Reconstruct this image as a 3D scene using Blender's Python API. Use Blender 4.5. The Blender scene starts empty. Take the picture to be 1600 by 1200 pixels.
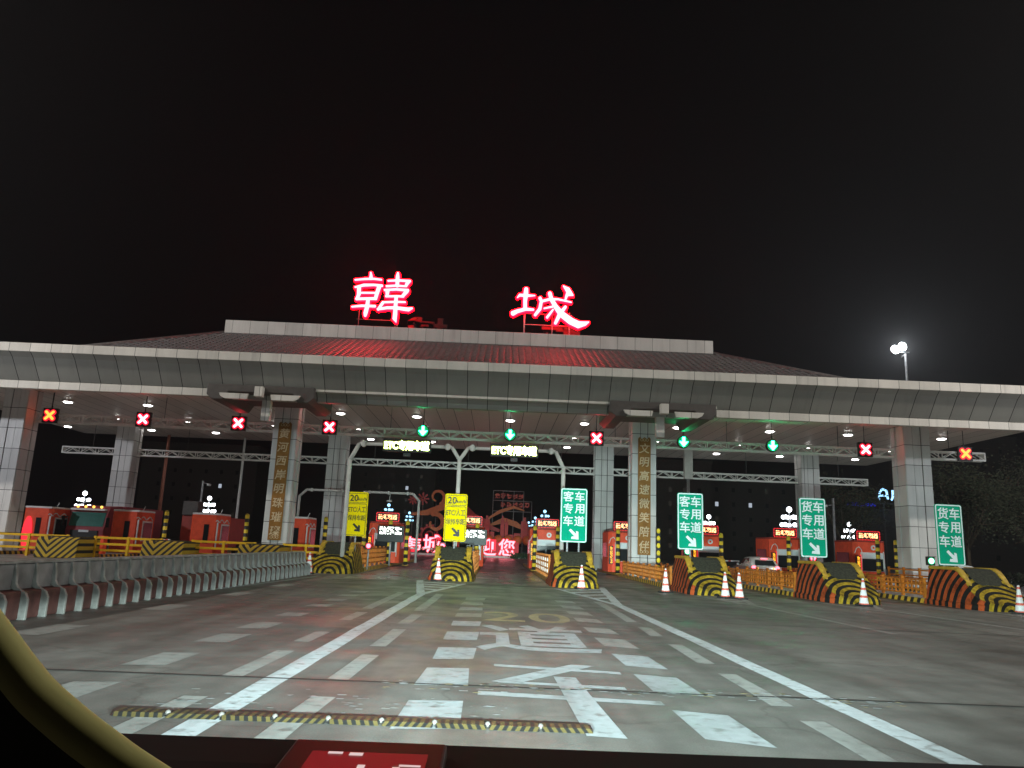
import bpy, bmesh, math, random
from mathutils import Vector, Matrix
R = math.radians
random.seed(7)
scene = bpy.context.scene
C = scene.collection

# ------------------------------------------------------------------ camera
H = 1.55
psi, pit, rol = R(0.74), R(11.9), R(2.3)
F = Vector((math.sin(psi)*math.cos(pit), math.cos(psi)*math.cos(pit), math.sin(pit)))
R0 = Vector((math.cos(psi), -math.sin(psi), 0))
U0 = R0.cross(F)
cx = R0*math.cos(rol) + U0*math.sin(rol)
cu = -R0*math.sin(rol) + U0*math.cos(rol)
cam_d = bpy.data.cameras.new('camera')
cam_d.sensor_width = 36; cam_d.lens = 27.0; cam_d.clip_start = 0.05; cam_d.clip_end = 3000
cam = bpy.data.objects.new('camera', cam_d); C.objects.link(cam)
m = Matrix((cx, cu, -F)).transposed().to_4x4(); m.translation = Vector((0, 0, H))
cam.matrix_world = m
scene.camera = cam

# ------------------------------------------------------------------ night sky
w = bpy.data.worlds.new('World'); scene.world = w; w.use_nodes = True
nt = w.node_tree; nt.nodes.clear()
wo = nt.nodes.new('ShaderNodeOutputWorld'); bg = nt.nodes.new('ShaderNodeBackground')
sky = nt.nodes.new('ShaderNodeTexSky'); sky.sky_type = 'NISHITA'; sky.sun_disc = False
sky.sun_elevation = R(-9); sky.sun_rotation = R(200)
add = nt.nodes.new('ShaderNodeMixRGB'); add.blend_type = 'ADD'; add.inputs[0].default_value = 1
add.inputs[2].default_value = (0.006, 0.002, 0.006, 1)
nt.links.new(sky.outputs[0], add.inputs[1]); nt.links.new(add.outputs[0], bg.inputs[0])
bg.inputs[1].default_value = 0.06
nt.links.new(bg.outputs[0], wo.inputs[0])

scene.view_settings.view_transform = 'Standard'
scene.view_settings.look = 'None'
scene.view_settings.exposure = 0.0
scene.view_settings.gamma = 1
try:
    scene.cycles.use_denoising = True
    scene.cycles.denoiser = 'OPENIMAGEDENOISE'
    scene.cycles.max_bounces = 6
    scene.cycles.diffuse_bounces = 3
    scene.cycles.volume_bounces = 0
    scene.cycles.sample_clamp_indirect = 4.0
except Exception:
    pass

def lamp(name, kind, loc, energy, col, size=0.3, aim=None, angle=None, blend=0.5):
    d = bpy.data.lights.new(name, kind); d.energy = energy; d.color = col
    d.shadow_soft_size = size
    o = bpy.data.objects.new(name, d); C.objects.link(o); o.location = loc
    if kind == 'SPOT':
        d.spot_size = R(angle); d.spot_blend = blend
        o.rotation_euler = (Vector(aim)-Vector(loc)).to_track_quat('-Z', 'Y').to_euler()
    return o
# high mast flood lights on either side of the plaza, out of the picture, like the one seen behind the canopy
WARM = (1.0, 0.93, 0.82)
lamp('plaza_mast_light', 'POINT', (36, 20, 27), 20000, WARM, 0.5)
lamp('plaza_mast_light', 'POINT', (-37, 20, 27), 18500, WARM, 0.5)
lamp('plaza_mast_light', 'POINT', (4, -45, 27), 5000, WARM, 0.5)
# unseen lower lamps beside the plaza, added to light the columns and booths
lamp('yard_fill_light', 'POINT', (-43, 27, 11), 9500, (0.88, 0.92, 1.0), 0.3)
lamp('yard_fill_light', 'POINT', (46, 24, 12), 7500, (0.90, 0.92, 1.0), 0.3)
# the high mast light that shows behind the canopy on the right
lamp('far_mast_light', 'SPOT', (48.0, 88.6, 26.9), 13000, (0.92, 0.96, 1.0), 0.4, (20, 50, 3), 150, 0.6)
# the headlights of the car the photo is taken from
COOL = (0.74, 1.0, 0.97)
def headlight(x, energy):
    """dipped beam: flat fan of light with a cut-off above, weaker towards the near road and the sides"""
    o = lamp('headlight_beam', 'POINT', (x, 2.0, 0.72), energy, COOL, 0.05); d = o.data; d.use_nodes = True
    t = d.node_tree; t.nodes.clear(); N = t.nodes.new; L = t.links.new
    out = N('ShaderNodeOutputLight'); em = N('ShaderNodeEmission'); tc = N('ShaderNodeTexCoord'); sx = N('ShaderNodeSeparateXYZ')
    L(tc.outputs['Normal'], sx.inputs[0])
    def mth(op, a, b):
        n = N('ShaderNodeMath'); n.operation = op
        for k, v in enumerate((a, b)):
            if isinstance(v, (int, float)): n.inputs[k].default_value = v
            else: L(v, n.inputs[k])
        return n.outputs[0]
    def ramp(src, stops):
        r = N('ShaderNodeValToRGB'); e = r.color_ramp.elements
        while len(e) < len(stops): e.new(0.5)
        for k, (p, v) in enumerate(stops): e[k].position = p; e[k].color = (v, v, v, 1)
        L(src, r.inputs[0]); return r.outputs[0]
    SG = BEAM_SIGN
    z = mth('ADD', mth('MULTIPLY', sx.outputs[2], SG*2.5), 0.5)          # sine of elevation -0.2 .. 0.2 on 0 .. 1
    v = ramp(z, [(0.0, 0.04), (0.17, 0.17), (0.26, 0.33), (0.34, 0.72), (0.43, 1.0), (0.52, 0.75), (0.62, 0.55), (0.80, 0.50), (0.90, 0.10), (1.0, 0.03)])
    # the near part fans out evenly, the far part leans to the kerb side
    ax = mth('ABSOLUTE', sx.outputs[0], 0); px = mth('ADD', mth('MULTIPLY', sx.outputs[0], BEAM_SIGN*0.5), 0.5)
    near = ramp(ax, [(0.0, 1.0), (0.30, 0.9), (0.50, 0.55), (0.75, 0.15), (0.95, 0.0)])
    far = ramp(px, [(0.18, 0.0), (0.30, 0.05), (0.40, 0.35), (0.46, 1.0), (0.56, 1.0), (0.66, 0.55), (0.80, 0.35), (0.92, 0.0)])
    mix = N('ShaderNodeMixRGB'); L(ramp(z, [(0.28, 0.0), (0.44, 1.0)]), mix.inputs[0]); L(near, mix.inputs[1]); L(far, mix.inputs[2])
    h = mix.outputs[0]
    fwd = mth('GREATER_THAN', mth('MULTIPLY', sx.outputs[1], SG), 0.0)
    L(mth('MULTIPLY', mth('MULTIPLY', v, h), fwd), em.inputs['Strength'])
    em.inputs['Color'].default_value = (1, 1, 1, 1); L(em.outputs[0], out.inputs[0])
BEAM_SIGN = 1.0
headlight(-0.4, 48000); headlight(0.9, 48000)

# ------------------------------------------------------------------ materials
def newmat(name):
    mt = bpy.data.materials.new(name); mt.use_nodes = True
    t = mt.node_tree; b = t.nodes['Principled BSDF']
    return mt, t, b
def mat(name, col, rough=0.6, metal=0.0, var=0.15, scale=3.0, bump=0.0, emis=None, estr=0.0, spec=0.4):
    mt, t, b = newmat(name)
    b.inputs['Roughness'].default_value = rough; b.inputs['Metallic'].default_value = metal
    b.inputs['Specular IOR Level'].default_value = spec
    tc = t.nodes.new('ShaderNodeTexCoord')
    nz = t.nodes.new('ShaderNodeTexNoise'); nz.inputs['Scale'].default_value = scale; nz.inputs['Detail'].default_value = 6
    t.links.new(tc.outputs['Object'], nz.inputs['Vector'])
    rp = t.nodes.new('ShaderNodeValToRGB')
    lo = [c*(1-var) for c in col]; hi = [min(1, c*(1+var)) for c in col]
    rp.color_ramp.elements[0].position = 0.3; rp.color_ramp.elements[1].position = 0.7
    rp.color_ramp.elements[0].color = (*lo, 1); rp.color_ramp.elements[1].color = (*hi, 1)
    t.links.new(nz.outputs['Fac'], rp.inputs[0]); t.links.new(rp.outputs[0], b.inputs['Base Color'])
    if bump:
        bp = t.nodes.new('ShaderNodeBump'); bp.inputs['Strength'].default_value = bump; bp.inputs['Distance'].default_value = 0.02
        t.links.new(nz.outputs['Fac'], bp.inputs['Height']); t.links.new(bp.outputs[0], b.inputs['Normal'])
    if emis:
        b.inputs['Emission Color'].default_value = (*emis, 1); b.inputs['Emission Strength'].default_value = estr
    return mt
def glow(name, col, s, sample=True):
    mt, t, b = newmat(name)
    b.inputs['Base Color'].default_value = (0.02, 0.02, 0.02, 1)
    b.inputs['Emission Color'].default_value = (*col, 1); b.inputs['Emission Strength'].default_value = s
    if not sample:
        try: mt.cycles.emission_sampling = 'NONE'
        except Exception: pass
    return mt

def ground_mat(name, base, paint=None):
    """concrete paving with stains, tyre streaks and joints"""
    mt, t, b = newmat(name)
    N = t.nodes.new; L = t.links.new
    tc = N('ShaderNodeTexCoord')
    def noise(scale, detail, stretch=None):
        n = N('ShaderNodeTexNoise'); n.inputs['Scale'].default_value = scale; n.inputs['Detail'].default_value = detail
        if stretch:
            mp = N('ShaderNodeMapping'); mp.inputs['Scale'].default_value = stretch
            L(tc.outputs['Object'], mp.inputs[0]); L(mp.outputs[0], n.inputs['Vector'])
        else: L(tc.outputs['Object'], n.inputs['Vector'])
        return n.outputs['Fac']
    def ramp(src, a, bb, c0, c1):
        r = N('ShaderNodeValToRGB'); r.color_ramp.elements[0].position = a; r.color_ramp.elements[1].position = bb
        r.color_ramp.elements[0].color = (*c0, 1); r.color_ramp.elements[1].color = (*c1, 1); L(src, r.inputs[0]); return r.outputs[0]
    def mul(a, bb, f=1.0):
        x = N('ShaderNodeMixRGB'); x.blend_type = 'MULTIPLY'; x.inputs[0].default_value = f; L(a, x.inputs[1]); L(bb, x.inputs[2]); return x.outputs[0]
    c = ramp(noise(0.25, 8), 0.3, 0.7, [v*0.72 for v in base], [v*1.25 for v in base])
    c = mul(c, ramp(noise(1.0, 5, (1.6, 0.10, 1)), 0.35, 0.62, (0.52, 0.50, 0.48), (1, 1, 1)), 0.75)
    c = mul(c, ramp(noise(2.2, 9), 0.36, 0.6, (0.72, 0.72, 0.72), (1.05, 1.05, 1.05)), 0.7)
    c = mul(c, ramp(noise(60, 3), 0.3, 0.7, (0.75, 0.75, 0.75), (1.15, 1.15, 1.15)), 0.8)
    # cracks
    vo = N('ShaderNodeTexVoronoi'); vo.feature = 'DISTANCE_TO_EDGE'; vo.inputs['Scale'].default_value = 0.22
    wv = N('ShaderNodeTexNoise'); wv.inputs['Scale'].default_value = 1.3; wv.inputs['Detail'].default_value = 6
    L(tc.outputs['Object'], wv.inputs['Vector'])
    va = N('ShaderNodeVectorMath'); va.operation = 'ADD'; L(tc.outputs['Object'], va.inputs[0]); L(wv.outputs['Color'], va.inputs[1])
    L(va.outputs[0], vo.inputs['Vector'])
    c = mul(c, ramp(vo.outputs['Distance'], 0.002, 0.006, (0.45, 0.44, 0.42), (1, 1, 1)), 0.5)
    if paint:
        wear = ramp(noise(7.0, 10), 0.22, 0.46, (0, 0, 0), (1, 1, 1))
        wr2 = ramp(noise(1.0, 6, (3, 0.4, 1)), 0.25, 0.5, (0.55, 0.55, 0.55), (1, 1, 1))
        fac = mul(wear, wr2)
        x = N('ShaderNodeMixRGB'); L(fac, x.inputs[0]); L(c, x.inputs[1])
        pc = ramp(noise(6, 6), 0.3, 0.7, [v*0.8 for v in paint], paint); L(pc, x.inputs[2])
        c = x.outputs[0]
    L(c, b.inputs['Base Color'])
    r0_ = 0.22 if 'slab' in name else 0.38
    rr = ramp(noise(0.8, 6), 0.35, 0.65, (r0_, r0_, r0_), (r0_*1.9, r0_*1.9, r0_*1.9)); L(rr, b.inputs['Roughness'])
    bp = N('ShaderNodeBump'); bp.inputs['Strength'].default_value = 0.25; bp.inputs['Distance'].default_value = 0.01
    L(noise(45, 4), bp.inputs['Height']); L(bp.outputs[0], b.inputs['Normal'])
    return mt

def ring_mat(name, period=0.24, ky=0.45, c0=(0.012, 0.011, 0.01), c1=(0.42, 0.27, 0.018)):
    """black and yellow nested arches, worn"""
    mt, t, b = newmat(name); N = t.nodes.new; L = t.links.new
    tc = N('ShaderNodeTexCoord'); sx = N('ShaderNodeSeparateXYZ'); L(tc.outputs['Object'], sx.inputs[0])
    def mth(op, a, bb=None):
        n = N('ShaderNodeMath'); n.operation = op
        for i, v in enumerate((a, bb)):
            if v is None: continue
            if isinstance(v, (int, float)): n.inputs[i].default_value = v
            else: L(v, n.inputs[i])
        return n.outputs[0]
    x2 = mth('POWER', mth('ABSOLUTE', sx.outputs[0]), 2.0)
    z2 = mth('POWER', mth('ADD', mth('ABSOLUTE', sx.outputs[2]), 0.02), 2.0)
    y2 = mth('MULTIPLY', mth('POWER', mth('ABSOLUTE', sx.outputs[1]), 2.0), ky)
    r = mth('SQRT', mth('ADD', mth('ADD', x2, z2), y2))
    f = mth('FRACT', mth('DIVIDE', r, period))
    st = mth('GREATER_THAN', f, 0.48)
    nz = N('ShaderNodeTexNoise'); nz.inputs['Scale'].default_value = 7; nz.inputs['Detail'].default_value = 8; L(tc.outputs['Object'], nz.inputs['Vector'])
    rp = N('ShaderNodeValToRGB'); rp.color_ramp.elements[0].position = 0.35; rp.color_ramp.elements[1].position = 0.6
    rp.color_ramp.elements[0].color = (*[v*0.55 for v in c1], 1); rp.color_ramp.elements[1].color = (*c1, 1); L(nz.outputs['Fac'], rp.inputs[0])
    mx = N('ShaderNodeMixRGB'); L(st, mx.inputs[0]); mx.inputs[1].default_value = (*c0, 1); L(rp.outputs[0], mx.inputs[2])
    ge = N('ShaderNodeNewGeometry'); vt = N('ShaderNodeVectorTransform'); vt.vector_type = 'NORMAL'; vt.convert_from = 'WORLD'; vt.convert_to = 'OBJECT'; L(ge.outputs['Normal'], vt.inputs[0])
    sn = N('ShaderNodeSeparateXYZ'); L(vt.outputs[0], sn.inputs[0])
    side = mth('MULTIPLY', mth('LESS_THAN', sn.outputs[0], -0.55), st)  # left-facing stripes turn orange-red: red lamp light put into the colour
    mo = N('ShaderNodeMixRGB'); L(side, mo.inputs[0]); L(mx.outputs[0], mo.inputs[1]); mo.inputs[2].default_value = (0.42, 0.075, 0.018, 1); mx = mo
    n3 = N('ShaderNodeTexNoise'); n3.inputs['Scale'].default_value = 2.2; n3.inputs['Detail'].default_value = 10; n3.inputs['Roughness'].default_value = 0.7; L(tc.outputs['Object'], n3.inputs['Vector'])
    r3 = N('ShaderNodeValToRGB'); r3.color_ramp.elements[0].position = 0.38; r3.color_ramp.elements[1].position = 0.52; r3.color_ramp.elements[0].color = (0.3, 0.28, 0.25, 1); r3.color_ramp.elements[1].color = (1, 1, 1, 1); L(n3.outputs['Fac'], r3.inputs[0])
    m3 = N('ShaderNodeMixRGB'); m3.blend_type = 'MULTIPLY'; m3.inputs[0].default_value = 0.85; L(mx.outputs[0], m3.inputs[1]); L(r3.outputs[0], m3.inputs[2]); mx = m3
    L(mx.outputs[0], b.inputs['Base Color']); b.inputs['Roughness'].default_value = 0.8; b.inputs['Specular IOR Level'].default_value = 0.12
    return mt
def band_mat(name, axis, period, c0, c1, duty=0.5, skew=0.0, rough=0.5, offset=0.0):
    """plain two colour bands along one object axis"""
    mt, t, b = newmat(name); N = t.nodes.new; L = t.links.new
    tc = N('ShaderNodeTexCoord'); sx = N('ShaderNodeSeparateXYZ'); L(tc.outputs['Object'], sx.inputs[0])
    def mth(op, a, bb):
        n = N('ShaderNodeMath'); n.operation = op
        for i, v in enumerate((a, bb)):
            if isinstance(v, (int, float)): n.inputs[i].default_value = v
            else: L(v, n.inputs[i])
        return n.outputs[0]
    v = sx.outputs[axis]
    if skew: v = mth('ADD', v, mth('MULTIPLY', sx.outputs[2 if axis != 2 else 0], skew))
    v = mth('ADD', v, offset+100*period)
    st = mth('GREATER_THAN', mth('FRACT', mth('DIVIDE', v, period), 0), duty)
    nz = N('ShaderNodeTexNoise'); nz.inputs['Scale'].default_value = 8; nz.inputs['Detail'].default_value = 6; L(tc.outputs['Object'], nz.inputs['Vector'])
    dk = N('ShaderNodeMixRGB'); dk.blend_type = 'MULTIPLY'; dk.inputs[0].default_value = 0.5
    mx = N('ShaderNodeMixRGB'); L(st, mx.inputs[0]); mx.inputs[1].default_value = (*c0, 1); mx.inputs[2].default_value = (*c1, 1)
    L(mx.outputs[0], dk.inputs[1]); L(nz.outputs['Fac'], dk.inputs[2])
    L(dk.outputs[0], b.inputs['Base Color']); b.inputs['Roughness'].default_value = rough
    return mt
def panel_mat(name, col, w, x0=0.0, rough=0.45, hgap=None, dirt=0.2, gap=0.02):
    """aluminium cladding: dark joints every w metres along x (and hgap along z), each panel a little different"""
    mt, t, b = newmat(name); N = t.nodes.new; L = t.links.new
    tc = N('ShaderNodeTexCoord'); sx = N('ShaderNodeSeparateXYZ'); L(tc.outputs['Object'], sx.inputs[0])
    def mth(op, a, bb):
        n = N('ShaderNodeMath'); n.operation = op
        for i, v in enumerate((a, bb)):
            if isinstance(v, (int, float)): n.inputs[i].default_value = v
            else: L(v, n.inputs[i])
        return n.outputs[0]
    u = mth('DIVIDE', mth('ADD', sx.outputs[0], 200*w + x0), w)
    line = mth('LESS_THAN', mth('FRACT', u, 0), gap/w)
    cell = mth('FLOOR', u, 0)
    if hgap:
        uz = mth('DIVIDE', mth('ADD', sx.outputs[2], 50*hgap), hgap)
        l2 = mth('LESS_THAN', mth('FRACT', uz, 0), gap/hgap)
        line = mth('MAXIMUM', line, l2); cell = mth('ADD', cell, mth('MULTIPLY', mth('FLOOR', uz, 0), 17.3))
    wn = N('ShaderNodeTexWhiteNoise'); wn.noise_dimensions = '1D'; L(cell, wn.inputs['W'])
    nz = N('ShaderNodeTexNoise'); nz.inputs['Scale'].default_value = 1.2; nz.inputs['Detail'].default_value = 8
    mp = N('ShaderNodeMapping'); mp.inputs['Scale'].default_value = (1.5, 1, 0.5); L(tc.outputs['Object'], mp.inputs[0]); L(mp.outputs[0], nz.inputs['Vector'])
    n2 = N('ShaderNodeTexNoise'); n2.inputs['Scale'].default_value = 0.9; n2.inputs['Detail'].default_value = 9
    m2 = N('ShaderNodeMapping'); m2.inputs['Scale'].default_value = (4.5, 1, 0.35); L(tc.outputs['Object'], m2.inputs[0]); L(m2.outputs[0], n2.inputs['Vector'])
    strk = mth('MULTIPLY', mth('MAXIMUM', mth('SUBTRACT', n2.outputs['Fac'], 0.55), 0.0), -2.6*dirt*1.6)
    v = mth('ADD', mth('MULTIPLY', wn.outputs['Value'], 0.20), mth('MULTIPLY', nz.outputs['Fac'], dirt*1.8))
    v = mth('MAXIMUM', mth('ADD', mth('ADD', v, 1-0.10-dirt*0.9), strk), 0.25)
    cm = N('ShaderNodeMixRGB'); cm.blend_type = 'MULTIPLY'; cm.inputs[0].default_value = 1; cm.inputs[1].default_value = (*col, 1); L(v, cm.inputs[2])
    mx = N('ShaderNodeMixRGB'); L(line, mx.inputs[0]); L(cm.outputs[0], mx.inputs[1]); mx.inputs[2].default_value = (0.015, 0.015, 0.015, 1)
    L(mx.outputs[0], b.inputs['Base Color']); b.inputs['Roughness'].default_value = rough
    b.inputs['Specular IOR Level'].default_value = 0.3
    return mt

M = {}
M['road'] = ground_mat('concrete_paving', (0.195, 0.188, 0.176))
M['paint'] = ground_mat('worn_white_paint', (0.195, 0.188, 0.176), (0.43, 0.47, 0.50))
M['linepaint'] = ground_mat('bright_white_line_paint', (0.195, 0.188, 0.176), (0.66, 0.73, 0.78))
M['paint2'] = ground_mat('thin_worn_white_paint', (0.195, 0.188, 0.176), (0.36, 0.37, 0.36))
M['ypaint'] = ground_mat('worn_yellow_paint', (0.195, 0.188, 0.176), (0.42, 0.36, 0.20))
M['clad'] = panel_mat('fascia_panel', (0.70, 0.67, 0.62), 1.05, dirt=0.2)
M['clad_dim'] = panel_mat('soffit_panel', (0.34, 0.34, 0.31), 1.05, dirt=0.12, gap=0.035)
M['ceil'] = panel_mat('ceiling_strip', (0.85, 0.80, 0.74), 1.05, dirt=0.05, gap=0.03)
M['col'] = panel_mat('column_panel', (0.60, 0.59, 0.58), 50, x0=25, hgap=1.17, dirt=0.22, gap=0.03)
M['ridge'] = panel_mat('ridge_panel', (0.55, 0.53, 0.51), 1.2, dirt=0.22)
M['tile'] = mat('grey_roof_tile', (0.15, 0.14, 0.14), 0.5, var=0.3, scale=5, spec=0.5)
M['dark'] = mat('dark_gap', (0.012, 0.012, 0.012), 0.7)
M['bracketdark'] = mat('dark_grey_bracket_panel', (0.09, 0.08, 0.075), 0.6)
M['couplet'] = mat('bronze_brown_panel', (0.27, 0.125, 0.028), 0.55, var=0.15, spec=0.15)
M['gold'] = mat('pale_gold_lettering', (0.58, 0.44, 0.27), 0.5)
M['steel'] = mat('pale_grey_painted_steel', (0.50, 0.48, 0.45), 0.45, var=0.12)
M['truss'] = mat('white_painted_truss', (0.78, 0.76, 0.72), 0.5, var=0.08)
M['steel_dk'] = mat('dark_grey_steel', (0.10, 0.10, 0.10), 0.5)
M['galv'] = mat('dull_galvanised_steel', (0.36, 0.36, 0.38), 0.45, metal=0.3, var=0.25)
M['black'] = mat('black_housing', (0.012, 0.012, 0.012), 0.45)
M['blackpaint'] = mat('black_sign_paint', (0.012, 0.012, 0.012), 0.5)
M['yellow'] = mat('yellow_sign_sheet', (0.90, 0.70, 0.0), 0.8, var=0.03, spec=0.05)
M['green'] = mat('green_sign_sheet', (0.0, 0.34, 0.20), 0.8, var=0.03, spec=0.05)
M['signwhite'] = mat('white_sign_sheet', (0.80, 0.86, 0.88), 0.7, var=0.03, spec=0.1)
M['orange'] = mat('orange_red_booth_panel', (0.95, 0.10, 0.04), 0.5, var=0.15, spec=0.2)
M['orange_dk'] = mat('dull_red_panel', (0.36, 0.035, 0.02), 0.45, var=0.15)
M['white'] = mat('white_painted_metal', (0.75, 0.74, 0.72), 0.4, var=0.06)
M['glass'] = mat('dark_window_glass', (0.01, 0.012, 0.015), 0.22, var=0.0, spec=0.25)
M['greenlitglass'] = mat('green_lit_windscreen', (0.015, 0.13, 0.10), 0.25, spec=0.4)  # green signal light put into the glass colour
M['rail'] = mat('yellow_orange_rail_paint', (0.50, 0.155, 0.015), 0.55, var=0.3, spec=0.2)
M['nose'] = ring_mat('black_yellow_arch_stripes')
M['noseyel'] = mat('worn_yellow_concrete', (0.42, 0.25, 0.02), 0.6, var=0.35, scale=5)
M['soil'] = mat('dark_planter_fill', (0.025, 0.024, 0.014), 0.9, var=0.6, scale=14, bump=0.6)
M['kerb'] = band_mat('black_yellow_kerb', 1, 0.5, (0.02, 0.02, 0.018), (0.85, 0.5, 0.04), skew=0.6)
M['bollard'] = band_mat('black_yellow_bands', 2, 0.42, (0.02, 0.02, 0.02), (1.0, 0.68, 0.03))
M['cone'] = band_mat('orange_white_cone_bands', 2, 0.26, (0.90, 0.17, 0.12), (1.0, 1.0, 1.0), duty=0.30, offset=-0.02, rough=0.35)
M['rubber'] = mat('black_rubber', (0.015, 0.015, 0.015), 0.7)
M['hump'] = band_mat('black_yellow_hump', 0, 0.075, (0.02, 0.02, 0.02), (0.12, 0.09, 0.032), skew=1.0)
M['maroon'] = mat('maroon_painted_concrete', (0.075, 0.026, 0.022), 0.7, var=0.45, scale=4)
M['ribgrey'] = mat('grey_white_rib', (0.22, 0.21, 0.20), 0.6, var=0.4, scale=4)
M['barrier'] = mat('dirty_grey_barrier_steel', (0.17, 0.16, 0.16), 0.6, var=0.4, scale=2.5)
M['truckred'] = mat('dark_red_truck_paint', (0.30, 0.04, 0.05), 0.4)
M['carpaint'] = mat('silver_white_car_paint', (0.55, 0.53, 0.54), 0.25, metal=0.2, var=0.05)
M['dash'] = mat('black_dashboard_plastic', (0.006, 0.006, 0.006), 0.75, spec=0.1)
M['wheel'] = mat('olive_tan_rim', (0.5, 0.47, 0.17), 0.7)
M['bark'] = mat('bark', (0.09, 0.07, 0.05), 0.9)
M['leaf'] = mat('night_foliage', (0.05, 0.055, 0.038), 0.95, var=0.6, scale=0.8, spec=0.02)
M['bld'] = mat('dark_plaster', (0.05, 0.045, 0.042), 0.8, var=0.2)
M['ribbon'] = mat('orange_ribbon_panel', (0.55, 0.17, 0.05), 0.5)
M['ribbonred'] = mat('red_ribbon_panel', (0.42, 0.05, 0.05), 0.5)
M['hedge'] = mat('low_green_shrub', (0.03, 0.10, 0.04), 0.8, var=0.4)
# lights
M['letter_face'] = glow('red_neon_face', (1.0, 0.075, 0.09), 15)
M['letter_edge'] = glow('red_halo_edge', (1.0, 0.0, 0.003), 36)
M['x_core'] = glow('red_cross_led', (1.0, 0.055, 0.07), 24)
M['x_hot'] = glow('orange_cross_led', (1.0, 0.15, 0.02), 5.5)
M['x_halo'] = glow('red_led_halo', (1.0, 0.005, 0.035), 1.1, False)  # red glow round crosses and welcome letters, made as a lit outline
M['g_core'] = glow('green_arrow_led', (0.015, 1.0, 0.30), 85)
M['g_halo'] = glow('green_led_halo', (0.0, 0.36, 0.10), 0.8, False)  # green glow round the arrows, made as a lit disc
M['led_y'] = glow('yellow_white_led', (0.75, 1.0, 0.28), 26)
M['led_yhalo'] = glow('yellow_green_led_halo', (0.55, 0.62, 0.10), 1.7, False)  # yellow-green halo of the LED text, made as a lit outline
M['led_r'] = glow('red_led_text', (1.0, 0.38, 0.16), 5, False)
M['led_rdot'] = glow('red_led_dots', (1.0, 0.01, 0.02), 1.6)
M['led_w'] = glow('white_led_text', (0.9, 1.0, 0.9), 4.0)
M['red_lamp'] = glow('red_lamp', (1.0, 0.08, 0.12), 9)
M['red_rim'] = glow('red_lamp_rim', (1.0, 0.0, 0.03), 0.9, False)
M['green_lamp'] = glow('green_lamp', (0.25, 1.0, 0.6), 6)
M['red_panel'] = glow('red_lit_panel', (1.0, 0.012, 0.03), 1.3)
M['red_dim'] = glow('dim_red_lit_panel', (0.5, 0.01, 0.025), 0.7)
M['orange_led'] = glow('orange_led_text', (1.0, 0.42, 0.02), 2.2, False)
M['welcome'] = glow('red_welcome_letters', (1.0, 0.22, 0.27), 3.6)
M['ceil_lamp'] = glow('ceiling_lamp_diffuser', (1.0, 0.97, 0.92), 24.0)
M['globe'] = glow('street_lamp_globe', (0.88, 0.95, 1.0), 7.0, False)
M['bluelamp'] = glow('blue_white_lamp', (0.35, 0.72, 1.0), 2.5, False)
M['flood'] = glow('flood_light_lens', (0.95, 0.97, 1.0), 60, False)
M['neon_blue'] = glow('pale_blue_neon', (0.30, 0.62, 1.0), 2.6, False)
M['neon_deep'] = glow('deep_blue_lit_panel', (0.02, 0.03, 0.7), 0.9, False)
M['win_lit'] = glow('lit_window_pane', (0.75, 0.85, 1.0), 0.55, False)
M['win_dim'] = glow('dim_lit_window_pane', (0.35, 0.3, 0.22), 0.035, False)
M['reflect_y'] = mat('yellow_reflector', (0.9, 0.65, 0.02), 0.4, emis=None)
M['hud_red'] = glow('red_display', (0.62, 0.006, 0.018), 0.25, False)
M['hud_digit'] = glow('pale_digit_light', (1.0, 0.80, 0.78), 0.7, False)
M['tail'] = glow('red_tail_lamp', (1.0, 0.10, 0.14), 6)
M['amber'] = glow('amber_marker_lamp', (1.0, 0.55, 0.1), 2.0, False)

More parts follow.
